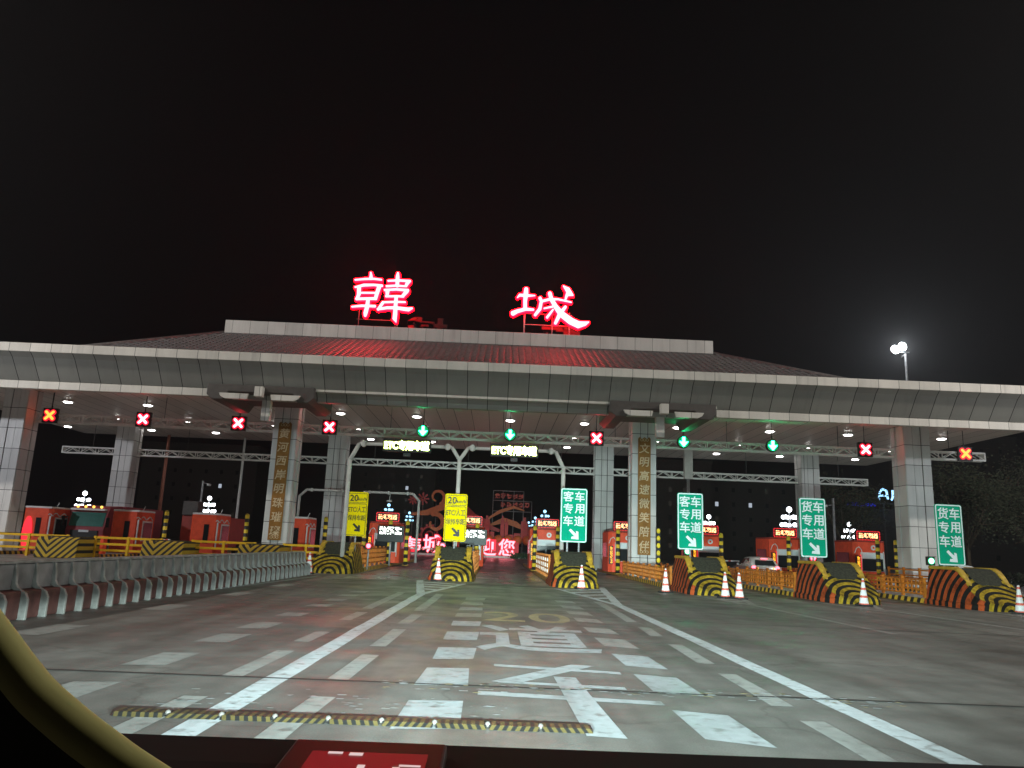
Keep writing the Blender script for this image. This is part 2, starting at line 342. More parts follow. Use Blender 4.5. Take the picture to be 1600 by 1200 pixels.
# ------------------------------------------------------------------ mesh helpers
class MB:
    def __init__(s): s.v = []; s.f = []; s.mi = []; s.sm = []
    def add(s, vs, fs, mi=0, T=None, smooth=False):
        o = len(s.v)
        for p in vs:
            p = Vector(p)
            s.v.append(T @ p if T is not None else p)
        for f in fs: s.f.append([i+o for i in f]); s.mi.append(mi); s.sm.append(smooth)
        return s
    def box(s, c, d, mi=0, rz=0, T=None):
        x, y, z = d[0]/2, d[1]/2, d[2]/2
        vs = [(sx*x, sy*y, sz*z) for sz in (-1, 1) for sy in (-1, 1) for sx in (-1, 1)]
        fs = [(0, 2, 3, 1), (4, 5, 7, 6), (0, 1, 5, 4), (1, 3, 7, 5), (3, 2, 6, 7), (2, 0, 4, 6)]
        t = Matrix.Translation(c) @ Matrix.Rotation(rz, 4, 'Z')
        return s.add(vs, fs, mi, (T @ t) if T is not None else t)
    def quad(s, pts, mi=0): return s.add(pts, [tuple(range(len(pts)))], mi)
    def prism(s, poly, a, b, plane='xz', mi=0, T=None):
        def P(u, v, d): return (u, d, v) if plane == 'xz' else ((u, v, d) if plane == 'xy' else (d, u, v))
        n = len(poly)
        vs = [P(u, v, a) for u, v in poly] + [P(u, v, b) for u, v in poly]
        fs = [tuple(range(n)), tuple(range(2*n-1, n-1, -1))] + [(i, i+n, (i+1) % n+n, (i+1) % n) for i in range(n)]
        return s.add(vs, fs, mi, T)
    def tube(s, p0, p1, r0, r1=None, n=8, mi=0, cap=True):
        r1 = r0 if r1 is None else r1
        p0, p1 = Vector(p0), Vector(p1); d = (p1-p0).normalized()
        a = d.orthogonal().normalized(); b = d.cross(a)
        vs = []
        for p, r in ((p0, r0), (p1, r1)):
            for k in range(n):
                t = 2*math.pi*k/n; vs.append(p + a*r*math.cos(t) + b*r*math.sin(t))
        o = len(s.v)
        s.add(vs, [(k, (k+1) % n, (k+1) % n+n, k+n) for k in range(n)], mi, None, n > 5)
        if cap:
            s.f.append([o+k for k in range(n-1, -1, -1)]); s.mi.append(mi); s.sm.append(False)
            s.f.append([o+n+k for k in range(n)]); s.mi.append(mi); s.sm.append(False)
        return s
    def path(s, pts, r, n=8, mi=0):
        for a, b in zip(pts, pts[1:]): s.tube(a, b, r, r, n, mi)
        for p in pts[1:-1]: s.ball(p, r, mi, n, 5)
        return s
    def ball(s, c, r, mi=0, n=10, k=6, sc=(1, 1, 1)):
        vs = [(0, 0, -1)]
        for i in range(1, k):
            t = -math.pi/2 + math.pi*i/k
            for j in range(n):
                a = 2*math.pi*j/n; vs.append((math.cos(t)*math.cos(a), math.cos(t)*math.sin(a), math.sin(t)))
        vs.append((0, 0, 1)); e = len(vs)-1; fs = []
        for j in range(n):
            fs.append((0, 1+(j+1) % n, 1+j)); fs.append((e, e-n+j, e-n+(j+1) % n))
            for i in range(k-2):
                a = 1+i*n; fs.append((a+j, a+(j+1) % n, a+n+(j+1) % n, a+n+j))
        T = Matrix.Translation(c) @ Matrix.Diagonal((r*sc[0], r*sc[1], r*sc[2], 1))
        return s.add(vs, fs, mi, T, True)
    def lathe(s, prof, c=(0, 0, 0), n=20, mi=0, axis='z'):
        vs = []; k = len(prof)
        for r, z in prof:
            for j in range(n):
                a = 2*math.pi*j/n
                vs.append((r*math.cos(a), r*math.sin(a), z) if axis == 'z' else (r*math.cos(a), z, r*math.sin(a)))
        fs = [(i*n+j, i*n+(j+1) % n, (i+1)*n+(j+1) % n, (i+1)*n+j) for i in range(k-1) for j in range(n)]
        fs += [tuple(range(n-1, -1, -1)), tuple(range((k-1)*n, k*n))]
        return s.add(vs, fs, mi, Matrix.Translation(c), False)
    def torus(s, c, R_, r, n=32, k=8, mi=0, T=None):
        vs = []
        for i in range(n):
            a = 2*math.pi*i/n
            for j in range(k):
                b = 2*math.pi*j/k; q = R_ + r*math.cos(b); vs.append((q*math.cos(a), r*math.sin(b), q*math.sin(a)))
        fs = [(i*k+j, ((i+1) % n)*k+j, ((i+1) % n)*k+(j+1) % k, i*k+(j+1) % k) for i in range(n) for j in range(k)]
        t = Matrix.Translation(c)
        return s.add(vs, fs, mi, (t @ T) if T is not None else t, True)
    def ribbon(s, pts, y0, y1, mi=0, grow=0.0):
        """a brush stroke in the xz plane: list of (x, z, width), round ends, given depth"""
        P = [Vector((p[0], p[1])) for p in pts]; Wd = [p[2]/2+grow for p in pts]
        Lf, Rt = [], []
        for i, p in enumerate(P):
            d = (P[min(i+1, len(P)-1)]-P[max(i-1, 0)]).normalized(); n = Vector((-d.y, d.x))
            Lf.append(p+n*Wd[i]); Rt.append(p-n*Wd[i])
        d0 = (P[1]-P[0]).normalized(); d1 = (P[-1]-P[-2]).normalized()
        def cap(p, d, wd, fwd):
            n = Vector((-d.y, d.x)); out = []
            for k in range(1, 4):
                a = math.pi*k/4
                out.append(p + (n*math.cos(a) + d*math.sin(a)*0.7)*wd if fwd else p + (-n*math.cos(a) - d*math.sin(a)*0.7)*wd)
            return out
        poly = Lf + cap(P[-1], d1, Wd[-1], True) + Rt[::-1] + cap(P[0], d0, Wd[0], False)
        return s.prism([(q.x, q.y) for q in poly][::-1], y0, y1, 'xz', mi)
    def mesh(s, g, T, mi=0): return s.add(g[0], g[1], mi, T)
    def build(s, name, mats, parent=None, loc=None, bevel=0.0, fix=True):
        me = bpy.data.meshes.new(name)
        me.from_pydata([tuple(p) for p in s.v], [], s.f)
        if not isinstance(mats, (list, tuple)): mats = [mats]
        for q in mats: me.materials.append(q)
        me.polygons.foreach_set('material_index', s.mi)
        me.polygons.foreach_set('use_smooth', s.sm)
        if fix:
            bm = bmesh.new(); bm.from_mesh(me)
            bmesh.ops.recalc_face_normals(bm, faces=bm.faces[:]); bm.to_mesh(me); bm.free()
        o = bpy.data.objects.new(name, me); C.objects.link(o)
        if parent: o.parent = parent
        if loc: o.location = loc
        if bevel:
            md = o.modifiers.new('bevel', 'BEVEL'); md.width = bevel; md.segments = 2; md.limit_method = 'ANGLE'; md.angle_limit = R(50)
        return o

_txt = {}
def text(body, size=1.0, bold=0.0, ext=0.004, space=1.0, shear=0.0, chw=1.0):
    """glyph outlines as a little mesh in the xz plane, centred, facing -y"""
    key = (body, bold, ext/size, space, shear, chw)
    if key not in _txt:
        cu_ = bpy.data.curves.new('t', 'FONT'); cu_.body = body; cu_.size = 1.0
        cu_.align_x = 'CENTER'; cu_.align_y = 'CENTER'; cu_.extrude = ext/size; cu_.offset = bold
        cu_.space_line = space; cu_.space_character = chw; cu_.shear = shear; cu_.resolution_u = 3
        o = bpy.data.objects.new('t', cu_); C.objects.link(o); bpy.context.view_layer.update()
        me = o.evaluated_get(bpy.context.evaluated_depsgraph_get()).to_mesh()
        vs = [(p.co.x, -p.co.z, p.co.y) for p in me.vertices]; fs = [tuple(p.vertices) for p in me.polygons]
        xs = [p[0] for p in vs]; zs = [p[2] for p in vs]
        mx, mz = (min(xs)+max(xs))/2, (min(zs)+max(zs))/2
        vs = [(p[0]-mx, p[1], p[2]-mz) for p in vs]
        bpy.data.objects.remove(o); bpy.data.curves.remove(cu_)
        _txt[key] = (vs, fs)
    return _txt[key]
def put(mb, body, c, size, mi=0, bold=0.0, ext=0.004, sx=1.0, **k):
    g = text(body, size, bold, ext, **k)
    T = Matrix.Translation(c) @ Matrix.Diagonal((size*sx, size, size, 1))
    mb.mesh(g, T, mi); return mb
def putw(mb, body, c, wd, ht, mi=0, bold=0.0, ext=0.01, **k):
    """fit the glyphs into a width x height box"""
    g = text(body, 1.0, bold, ext, **k)
    xs = [p[0] for p in g[0]]; zs = [p[2] for p in g[0]]
    T = Matrix.Translation(c) @ Matrix.Diagonal((wd/(max(xs)-min(xs)), 1, ht/(max(zs)-min(zs)), 1))
    mb.mesh(g, T, mi); return mb

def tag(o, label=None, cat=None, group=None, kind=None):
    if label: o['label'] = label
    if cat: o['category'] = cat
    if group: o['group'] = group
    if kind: o['kind'] = kind
    return o
def thing(name, label, cat, loc=(0, 0, 0), rz=0, group=None):
    o = bpy.data.objects.new(name, None); C.objects.link(o); o.empty_display_size = 0.3
    o.location = loc; o.rotation_euler = (0, 0, rz)
    return tag(o, label, cat, group)
def struct(o): o['kind'] = 'structure'; return o
def dup(o, label=None, loc=None, rz=None, parent=None):
    c = o.copy(); C.objects.link(c)
    if parent: c.parent = parent
    if label: c['label'] = label
    if loc is not None: c.location = loc
    if rz is not None: c.rotation_euler = (0, 0, rz)
    for ch in list(o.children): dup(ch, parent=c)
    return c

# ------------------------------------------------------------------ ground and markings
struct(MB().quad([(-900, -300, 0), (900, -300, 0), (900, 1500, 0), (-900, 1500, 0)]).build('ground', M['road']))
mk = MB()
def poly(pts, z=0.004, mi=0): mk.quad([(x, y, z) for x, y in pts], mi)
def strip(p, q, wd, mi=0, z=0.004):
    p, q = Vector(p), Vector(q); n = Vector((-(q-p).y, (q-p).x)).normalized()*wd/2
    # cut into short lengths with slightly ragged edges
    k = max(1, int((q-p).length/0.9)); L_, R_ = [], []
    for i in range(k+1):
        a = p.lerp(q, i/k); j = random.uniform(-0.012, 0.012)
        L_.append(a+n*(1+j/wd*2)); R_.append(a-n*(1-j/wd*2))
    for i in range(k): poly([tuple(L_[i]), tuple(L_[i+1]), tuple(R_[i+1]), tuple(R_[i])], z, mi)
W_, T_, Y_, LN = 0, 1, 2, 3
# lane lines of the middle lane and the gore stripes in front of both islands
strip((-2.45, 2.5), (-2.22, 24.4), 0.27, LN); strip((-2.22, 24.4), (-3.1, 33.2), 0.27, LN, 0.0048); strip((-2.16, 24.6), (-1.15, 31.6), 0.2, LN, 0.0056)
strip((3.84, 2.5), (3.62, 22.9), 0.27, LN); strip((3.62, 22.9), (4.5, 33.2), 0.27, LN, 0.0048); strip((3.55, 23.1), (2.42, 30.6), 0.2, LN, 0.0056)
for a in (0.30, 0.50, 0.70, 0.88):
    poly([(-2.2-0.85*a, 24.4+8.0*a), (-2.2+1.0*a, 24.4+7.0*a), (-2.2+1.0*a, 25.0+7.0*a), (-2.2-0.85*a, 25.0+8.0*a)], 0.0064, LN)
    poly([(3.6+0.85*a, 23.0+9.0*a), (3.6-1.1*a, 23.0+7.4*a), (3.6-1.1*a, 23.6+7.4*a), (3.6+0.85*a, 23.6+9.0*a)], 0.0064, LN)
# slow-down bars
for i, y in enumerate((23.2, 21.3, 19.6, 17.9, 16.0, 13.9, 11.7, 9.7, 7.6)):
    h = 0.45 if y > 15 else 0.6
    j = random.uniform(-0.04, 0.04)
    poly([(-0.82+j, y-h-.06), (-0.24, y-h+.05), (-0.25+j, y+h+.05), (-0.80, y+h-.02)], 0.004, W_ if y < 17 else T_)
for i, y in enumerate((23.4, 21.4, 19.5, 17.7, 15.6, 13.7, 11.6, 9.7, 7.5)):
    h = 0.45 if y > 15 else 0.6
    poly([(1.86, y-h+.1), (2.40, y-h-.12), (2.36, y+h-.08), (1.84, y+h+.08)], 0.004, W_ if y < 12 else T_)
for x, ys in ((-1.68, ((18.45, 24.8), (15.5, 17.5), (12.1, 14.5), (9.2, 11.2), (6.4, 8.2))), (-2.88, ((18.5, 24.9), (15.7, 17.6), (12.3, 13.7), (9.15, 11.3), (6.0, 8.0))),
              (3.13, ((17.7, 24.0), (15.0, 16.6), (11.6, 13.8), (8.6, 10.7), (5.8, 7.9)))):
    for a, b in ys: strip((x-0.02, a), (x+0.02, b), 0.24, T_)
for y in (24.3, 22.6, 20.8, 18.9, 16.5, 14.3, 12.4, 10.2, 8.0):
    h = 0.42 if y > 15 else 0.58
    poly([(-4.36, y-h), (-3.86, y-h+.1), (-3.84, y+h), (-4.30, y+h-.08)], 0.004, T_)
for y in (26.0, 21.5, 17.0, 12.6, 9.4, 7.6): strip((-6.9, y-0.7), (-6.85, y+0.7), 0.55, T_)
# left edge line, right lane lines and their gore
strip((-8.3, 4), (-8.18, 19.7), 0.2, W_); strip((-8.18, 19.7), (-7.3, 33.5), 0.2, W_)
strip((8.75, 17.3), (8.3, 25.2), 0.2, T_); strip((8.3, 25.2), (7.5, 29.4), 0.2, T_, 0.0048); strip((8.3, 25.2), (9.4, 30.5), 0.2, T_, 0.0056)
for a in (0.35, 0.6, 0.85): poly([(8.3-.7*a, 25.2+4.0*a), (8.3+.95*a, 25.2+4.8*a), (8.3+.95*a, 25.6+4.8*a), (8.3-.7*a, 25.6+4.0*a)], 0.0064, T_)
strip((13.4, 18.9), (12.5, 26.0), 0.2, T_); strip((12.3, 24.6), (11.6, 28.4), 0.2, T_, 0.0048); strip((12.6, 25.6), (13.6, 28.6), 0.2, T_, 0.0056)
strip((17.9, 19.0), (16.6, 26.5), 0.2, T_)
# pavement writing
def gtext(s, cxx, cy, wd, ln, mi, bold):
    g = text(s, 1.0, bold, 0.0)
    xs = [p[0] for p in g[0]]; zs = [p[2] for p in g[0]]
    sx, sy = wd/(max(xs)-min(xs)), ln/(max(zs)-min(zs))
    mk.add([(cxx+p[0]*sx, cy+p[2]*sy, 0.0044) for p in g[0]], [f for f in g[1]], mi)
def stroke(pts, wd, mi=W_, z=0.0044):
    for a, b in zip(pts, pts[1:]): strip(a, b, wd, mi, z)
# 车, as painted: slanting stroke, bars and the upright
poly([(0.02, 9.45), (0.30, 9.35), (1.42, 10.95), (1.10, 11.0)], 0.0050, W_)
poly([(0.05, 10.60), (1.68, 10.30), (1.68, 10.50), (0.05, 10.80)], 0.0044, W_)
poly([(0.10, 9.38), (1.56, 9.20), (1.56, 9.38), (0.10, 9.52)], 0.0056, W_)
poly([(-0.12, 8.60), (1.82, 8.40), (1.82, 8.60), (-0.12, 8.82)], 0.0044, W_)
poly([(0.78, 9.95), (1.05, 9.92), (1.18, 6.9), (0.84, 6.95)], 0.0062, W_)
gtext('道', 0.76, 14.1, 2.0, 3.9, W_, 0.018)
gtext('20', 0.76, 17.9, 1.95, 2.3, Y_, 0.006)
for k in range(150):
    x = random.uniform(-1.2, 4.6); y = 9.05 + random.gauss(0, 0.16) - 0.01*x; q = random.uniform(0.02, 0.09)
    an = random.uniform(0, 3.1)
    poly([(x+q*(0.6+0.4*random.random())*math.cos(an+1.57*i), y+0.5*q*(0.6+0.4*random.random())*math.sin(an+1.57*i)) for i in range(4)], 0.0095, random.choice((W_, W_, Y_)))
for k in range(60):
    x = random.uniform(-3.2, 0.2); y = 7.9 + random.gauss(0, 0.25); q = random.uniform(0.02, 0.08); an = random.uniform(0, 3.1)
    poly([(x+q*(0.6+0.4*random.random())*math.cos(an+1.57*i), y+0.5*q*(0.6+0.4*random.random())*math.sin(an+1.57*i)) for i in range(4)], 0.0095, random.choice((W_, T_)))
struct(mk.build('lane_markings', [M['paint'], M['paint2'], M['ypaint'], M['linepaint']], fix=False))
# transverse joint and drain slots
jt = MB()
for (x0, x1, y0, y1, wd) in ((-9, 12, 9.13, 9.05, 0.05), (4.2, 30, 18.3, 17.2, 0.05), (-1.1, 2.6, 31.4, 31.1, 0.35), (-6.3, -4.2, 31.0, 31.2, 0.3)):
    n = 14
    for i in range(n):
        a, b = i/n, (i+1)/n
        xa, xb = x0+(x1-x0)*a, x0+(x1-x0)*b; ya, yb = y0+(y1-y0)*a+random.uniform(-.03, .03), y0+(y1-y0)*b
        jt.quad([(xa, ya-wd/2, 0.0078), (xb, yb-wd/2, 0.0078), (xb, yb+wd/2, 0.0078), (xa, ya+wd/2, 0.0078)])
struct(jt.build('pavement_joints', M['rubber'], fix=False))
# smooth lane slabs through the gate
ls = MB()
for x0, x1 in ((-6.2, -2.9), (-0.9, 2.3)):
    ls.quad([(x0, 32.6, 0.003), (x1, 32.6, 0.003), (x1, 95, 0.003), (x0, 95, 0.003)])
M['slab'] = ground_mat('smooth_concrete_slab', (0.27, 0.27, 0.27))
M['slab'].node_tree.nodes['Principled BSDF'].inputs['Specular IOR Level'].default_value = 0.7
struct(ls.build('lane_slab', M['slab'], fix=False))

# ------------------------------------------------------------------ toll canopy
XC, HW = -1.8, 33.2
XL, XR = XC-HW, XC+HW
can = thing('toll_canopy', 'wide grey toll gate canopy with hipped tile roof and panelled eaves', 'canopy', (XC, 51.5, 0))
def cl(x, y): return x-XC, y-51.5
YF, YB = 38.0, 65.0
def cb(name, x0, x1, y0, y1, z0, z1, mt, bevel=0.0):
    return MB().box(((x0+x1)/2-XC, (y0+y1)/2-51.5, (z0+z1)/2), (x1-x0, y1-y0, z1-z0)).build(name, mt, can, bevel=bevel)
cb('upper_fascia', XL, XR, YF, YF+0.5, 10.17, 10.62, M['clad'], 0.02)
cb('rear_fascia', XL, XR, YB-0.5, YB, 9.45, 10.5, M['clad'])
cb('side_fascia', XL, XL+0.4, YF+0.5, YB-0.5, 9.45, 10.5, M['clad']); cb('side_fascia', XR-0.4, XR, YF+0.5, YB-0.5, 9.45, 10.5, M['clad'])
CX0, CX1 = -14.4, 11.2      # middle stretch with the deeper eaves
YL = 39.2
# soffit from the upper to the lower fascia, one sloping sheet with a real thickness
def soffit(x0, x1, prof, name, mt, th=0.06):
    n = len(prof)
    pl = [(y-51.5, z) for y, z in prof] + [(y-51.5+th, z+th) for y, z in reversed(prof)]
    return MB().prism(pl, x0-XC, x1-XC, 'yz').build(name, mt, can)
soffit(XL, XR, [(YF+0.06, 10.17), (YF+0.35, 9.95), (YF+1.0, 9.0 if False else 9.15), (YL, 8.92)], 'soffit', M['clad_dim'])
for x0, x1 in ((XL, CX0), (CX1, XR)):
    cb('lower_fascia', x0, x1, YL, YL+0.35, 8.5, 8.9, M['clad'], 0.02)
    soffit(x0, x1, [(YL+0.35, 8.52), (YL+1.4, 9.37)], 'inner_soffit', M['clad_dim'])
cb('centre_lip', CX0, CX1, YL-0.12, YL+0.3, 8.93, 9.12, M['clad'], 0.02)
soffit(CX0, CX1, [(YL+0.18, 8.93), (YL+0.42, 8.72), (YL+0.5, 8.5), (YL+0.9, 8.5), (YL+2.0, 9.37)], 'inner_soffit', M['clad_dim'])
cb('ceiling', XL+0.4, XR-0.4, YL+1.3, YB-0.5, 9.38, 9.46, M['ceil'])
cb('roof_deck', XL+0.4, XR-0.4, YF+0.5, YB-0.5, 10.3, 10.42, M['steel_dk'])
# hipped tile roof with real rows of tile
bx0, bx1, by0, by1, bz = -26.8, 22.8, 40.6, 62.4, 10.42
rx0, rx1, ry, rz_ = -18.9, 14.2, 51.5, 15.15
tr = MB()
def slope(a, b, d, c, pitch, rows):
    """pantile field: straight parallel columns between eave a-b and ridge d-c, cut off by the hips"""
    a, b, c, d = map(Vector, (a, b, c, d)); L = (b-a).length; ux = (b-a)/L
    up0 = (d-a) - ux*((d-a).dot(ux)); Hs = up0.length; uz = up0/Hs; nrm = ux.cross(uz)
    xa, xb = (d-a).dot(ux), (c-a).dot(ux)
    top = lambda x: max(0.0, min(1.0, x/xa if xa > 1e-4 and x < xa else 1.0, (L-x)/(L-xb) if L-xb > 1e-4 and x > xb else 1.0))
    tr.add([a, b, c, d], [(0, 1, 2, 3)] if (c-d).length > 1e-4 else [(0, 1, 2)])
    n = int(L/pitch)
    for i in range(n):
        x0, x1 = i*L/n, (i+1)*L/n; xm = (x0+x1)/2; hmax = min(top(x0), top(x1))
        for j in range(rows):
            v0, v1 = j/rows, min(hmax, (j+1)/rows)
            if v1-v0 < 0.2/rows: break
            P = lambda x, v, h: a+ux*x+uz*(Hs*v)+nrm*h
            q = [P(x0, v0, 0.05), P(xm-pitch*0.2, v0, 0.13), P(xm+pitch*0.2, v0, 0.13), P(x1, v0, 0.05), P(x0, v1, 0.015), P(xm-pitch*0.2, v1, 0.07), P(xm+pitch*0.2, v1, 0.07), P(x1, v1, 0.015)]
            e = [P(x0, v0, 0.0), P(xm-pitch*0.2, v0, 0.03), P(xm+pitch*0.2, v0, 0.03), P(x1, v0, 0.0)]
            tr.add(q+e, [(0, 1, 5, 4), (1, 2, 6, 5), (2, 3, 7, 6), (8, 9, 1, 0), (9, 10, 2, 1), (10, 11, 3, 2)])
slope((bx0-XC, by0-51.5, bz), (bx1-XC, by0-51.5, bz), (rx0-XC, 0, rz_), (rx1-XC, 0, rz_), 0.42, 24)
slope((bx1-XC, by1-51.5, bz), (bx0-XC, by1-51.5, bz), (rx1-XC, 0, rz_), (rx0-XC, 0, rz_), 1.0, 12)
slope((bx0-XC, by1-51.5, bz), (bx0-XC, by0-51.5, bz), (rx0-XC, 0, rz_), (rx0-XC, 0, rz_), 0.5, 18)
slope((bx1-XC, by0-51.5, bz), (bx1-XC, by1-51.5, bz), (rx1-XC, 0, rz_), (rx1-XC, 0, rz_), 0.5, 18)
tr.build('tile_roof', M['tile'], can, fix=False)
for (x, y, z), (x2, y2, z2) in (((bx0, by0, bz), (rx0, ry, rz_)), ((bx1, by0, bz), (rx1, ry, rz_)), ((bx0, by1, bz), (rx0, ry, rz_)), ((bx1, by1, bz), (rx1, ry, rz_))):
    MB().tube((x-XC, y-51.5, z+0.08), (x2-XC, y2-51.5, z2+0.08), 0.13).build('hip_ridge', M['tile'], can)
cb('ridge_fascia', rx0-0.2, rx1+0.2, ry-0.55, ry+0.55, 15.02, 15.93, M['ridge'], 0.02)
# brackets over the two couplet columns, and the columns
def bracket(x):
    b = MB(); bx = x-XC; y = 40.2-51.5
    b.prism([(bx-2.75, 9.1), (bx-2.75, 8.55), (bx-2.45, 8.3), (bx-1.9, 8.3), (bx-1.65, 8.72), (bx+1.65, 8.72), (bx+1.9, 8.3), (bx+2.45, 8.3), (bx+2.75, 8.55), (bx+2.75, 9.1)], y-1.35, y+3.0, 'xz', 0)
    o = b.build('bracket', M['bracketdark'], can, bevel=0.04)
    for sg in (-1, 1):
        pl = [(bx+sg*0.55, 8.62), (bx+sg*0.62, 8.33), (bx+sg*1.75, 8.33), (bx+sg*1.98, 8.45), (bx+sg*2.08, 8.62)]
        MB().prism(pl, y-1.5, y-1.37, 'xz', 0).build('bracket_plate', M['clad'], o, bevel=0.015)
    MB().box((bx, y-1.55, 8.72), (0.42, 0.34, 0.52), 0).build('bracket_block', M['clad'], o, bevel=0.02)
    MB().box((bx+0.05, y-0.2, 8.0), (0.44, 0.4, 1.15), 0).build('bracket_block', M['clad'], o, bevel=0.02)
def column(x, y, panel=None, top=9.38, wd=1.35):
    b = MB(); lx = x-XC; ly = y-51.5
    q = wd/2
    b.box((lx, ly, top/2), (wd-0.08, wd-0.08, top), 1)
    tw = q*0.62
    for side in range(4):
        T = Matrix.Translation((lx, ly, 0)) @ Matrix.Rotation(side*math.pi/2, 4, 'Z')
        b.box((-q+tw/2+0.02, -q+0.02, top/2), (tw, 0.08, top), 0, T=T)
        b.box((q-tw/2-0.02, -q+0.02, top/2), (tw, 0.08, top), 0, T=T)
        b.box((0, -q+0.045, top/2), (wd-2*tw-0.12, 0.05, top), 0, T=T)
    o = b.build('column', [M['col'], M['dark']], can)
    if panel:
        p = MB(); z0, z1 = 1.35, 8.02
        sc = [(-0.36, z0), (0.36, z0), (0.36, z1-0.1), (0.26, z1), (0.16, z1-0.12), (0, z1-0.02), (-0.16, z1-0.12), (-0.26, z1), (-0.36, z1-0.1)]
        p.prism([(lx+u, v) for u, v in sc], ly-q-0.10, ly-q-0.02, 'xz', 0)
        n = len(panel)
        for i, ch in enumerate(panel):
            zc = 7.35-(7.35-1.85)*i/(n-1)
            put(p, ch, (lx, ly-q-0.108, zc), 0.60, 1, 0.012, 0.01, shear=0.12)
        for zz in (z1-0.18, z0+0.16):
            for k in (-1, 0, 1): p.torus((lx+k*0.16, ly-q-0.105, zz), 0.07, 0.016, 12, 5, 1)
        p.build('couplet_panel', [M['couplet'], M['gold']], o)
bracket(-12.35); bracket(8.35)
column(-27.9, 44.7); column(-12.35, 44.7, '黄河西岸明珠璀璨'); column(8.35, 44.7, '文明高速微笑陪伴'); column(24.25, 44.7, wd=1.5)
for x in (-28.2, -12.25, 8.0, 23.7): column(x, 58.7)

# ceiling lamps
def ceil_lamp(label):
    t = thing('ceiling_lamp', label, 'ceiling lamp', (0, 0, 9.38), 0, 'round lamps under the canopy ceiling')
    MB().lathe([(0.33, 0.0), (0.36, -0.05), (0.33, -0.09), (0.29, -0.09)], n=20).build('rim', M['white'], t)
    MB().lathe([(0.25, -0.085), (0.24, -0.12), (0.16, -0.14)], n=20).build('diffuser', M['ceil_lamp'], t)
    return t
cl0 = None
LX = [-33.7, -27.2, -22.2, -16.1, -10.1, -5.3, 0.6, 5.3, 11.2, 17.1, 22.1, 28.1]
rows = ['front', 'middle', 'rear']
below = ['beyond the leftmost red cross', 'above the leftmost red cross', 'above the second red cross from the left', 'above the third red cross from the left', 'above the cross right of the left couplet', 'above the left middle green arrow', 'above the right middle green arrow',
         'above the cross left of the right couplet', 'above the arrow right of the right couplet', 'above the rightmost green arrow', 'above the red cross beside the right column', 'above the rightmost red cross']
for j, y in enumerate((48.0, 54.3, 60.0)):
    for i, x in enumerate(LX):
        if j == 0 and i in (0,): continue
        if i == 0 and j == 0: continue
        if (j, i) in ((0, 9),): pass
        lb = '%s-row ceiling lamp %s' % (rows[j], below[i])
        if cl0 is None: cl0 = ceil_lamp(lb); cl0.location = (x, y, 9.38)
        else: dup(cl0, lb, (x, y, 9.38))

# ------------------------------------------------------------------ roof letters
def letter(strokes, scale, px0, py0, x0, z0, name, label):
    """brush strokes measured in drawing units, turned upright and scaled to metres"""
    ang = R(2.3); ca, sa = math.cos(ang), math.sin(ang)
    def cv(p):
        u, v = (p[0]-px0)*scale, -(p[1]-py0)*scale
        return (u*ca - v*sa, u*sa + v*ca, p[2]*scale)
    t = thing(name, label, 'sign letter', (x0, 51.3, z0))
    fa, ed = MB(), MB()
    for k, s in enumerate(strokes):
        q = [cv(p) for p in s]
        fa.ribbon(q, -0.16-0.003*k, -0.05, 0, -0.04)
        ed.ribbon(q, -0.05+0.002*k, 0.16, 0, 0.055)  # lit sides, widened past the face to stand in for the red halo
    ed.build('letter_halo_shell', M['letter_edge'], t); fa.build('letter_face', M['letter_face'], t)
    return t
HAN = [[(390, 150, 45), (397, 200, 65), (397, 265, 80)], [(115, 290, 40), (300, 272, 50), (450, 268, 50), (585, 285, 45)],
       [(120, 425, 40), (280, 385, 65), (450, 380, 55), (600, 395, 60)], [(195, 420, 85), (195, 560, 80), (160, 650, 55)], [(550, 400, 85), (505, 560, 80), (490, 640, 70)],
       [(220, 527, 45), (520, 527, 45)], [(150, 640, 60), (330, 635, 60), (500, 632, 65)], [(80, 785, 40), (250, 765, 55), (490, 772, 58)],
       [(362, 650, 75), (350, 780, 85), (325, 900, 85), (320, 950, 60)],
       [(870, 155, 50), (865, 230, 82), (862, 400, 80)], [(695, 305, 42), (870, 295, 50), (1090, 308, 55)], [(1055, 315, 85), (1010, 400, 60)], [(670, 405, 48), (850, 392, 50), (1030, 405, 40)],
       [(640, 475, 50), (850, 462, 50), (1060, 478, 60)], [(695, 480, 90), (690, 590, 60)], [(1035, 490, 85), (960, 590, 65)], [(665, 592, 45), (850, 588, 48), (980, 592, 50)],
       [(852, 590, 72), (845, 760, 80), (842, 920, 88), (835, 1000, 90), (862, 1062, 30)], [(620, 700, 45), (850, 692, 48), (1015, 695, 42)], [(628, 700, 62), (540, 835, 55)],
       [(530, 830, 50), (700, 800, 60), (850, 800, 65), (1000, 822, 75), (1070, 830, 80), (1140, 805, 40)]]
CHENG = [[(362, 200, 90), (355, 300, 108), (340, 450, 88), (340, 590, 90)], [(195, 375, 35), (240, 325, 70), (380, 335, 70), (525, 333, 35)],
         [(108, 680, 105), (200, 635, 85), (350, 595, 75), (495, 605, 55)], [(612, 375, 75), (640, 440, 78), (610, 590, 82), (520, 710, 70)],
         [(645, 442, 60), (800, 402, 62), (950, 402, 50), (1195, 458, 40)], [(685, 580, 42), (845, 545, 52)], [(855, 600, 50), (740, 755, 65)],
         [(795, 280, 85), (825, 400, 92), (900, 540, 100), (1000, 680, 130), (1180, 822, 145), (1320, 890, 148), (1440, 865, 95), (1510, 835, 35)],
         [(1085, 545, 70), (980, 680, 95), (892, 865, 72)], [(1045, 140, 30), (1125, 210, 105), (1165, 300, 125), (1235, 328, 25)], [(1115, 310, 75), (1085, 405, 55)]]
PX = 51.3/1200*1.012
t = letter(HAN, 120/1309*PX, 600, 620, -8.62, 18.05, 'roof_letter', 'left of two giant glowing red roof letters, the upright character 韓')
fr = MB()
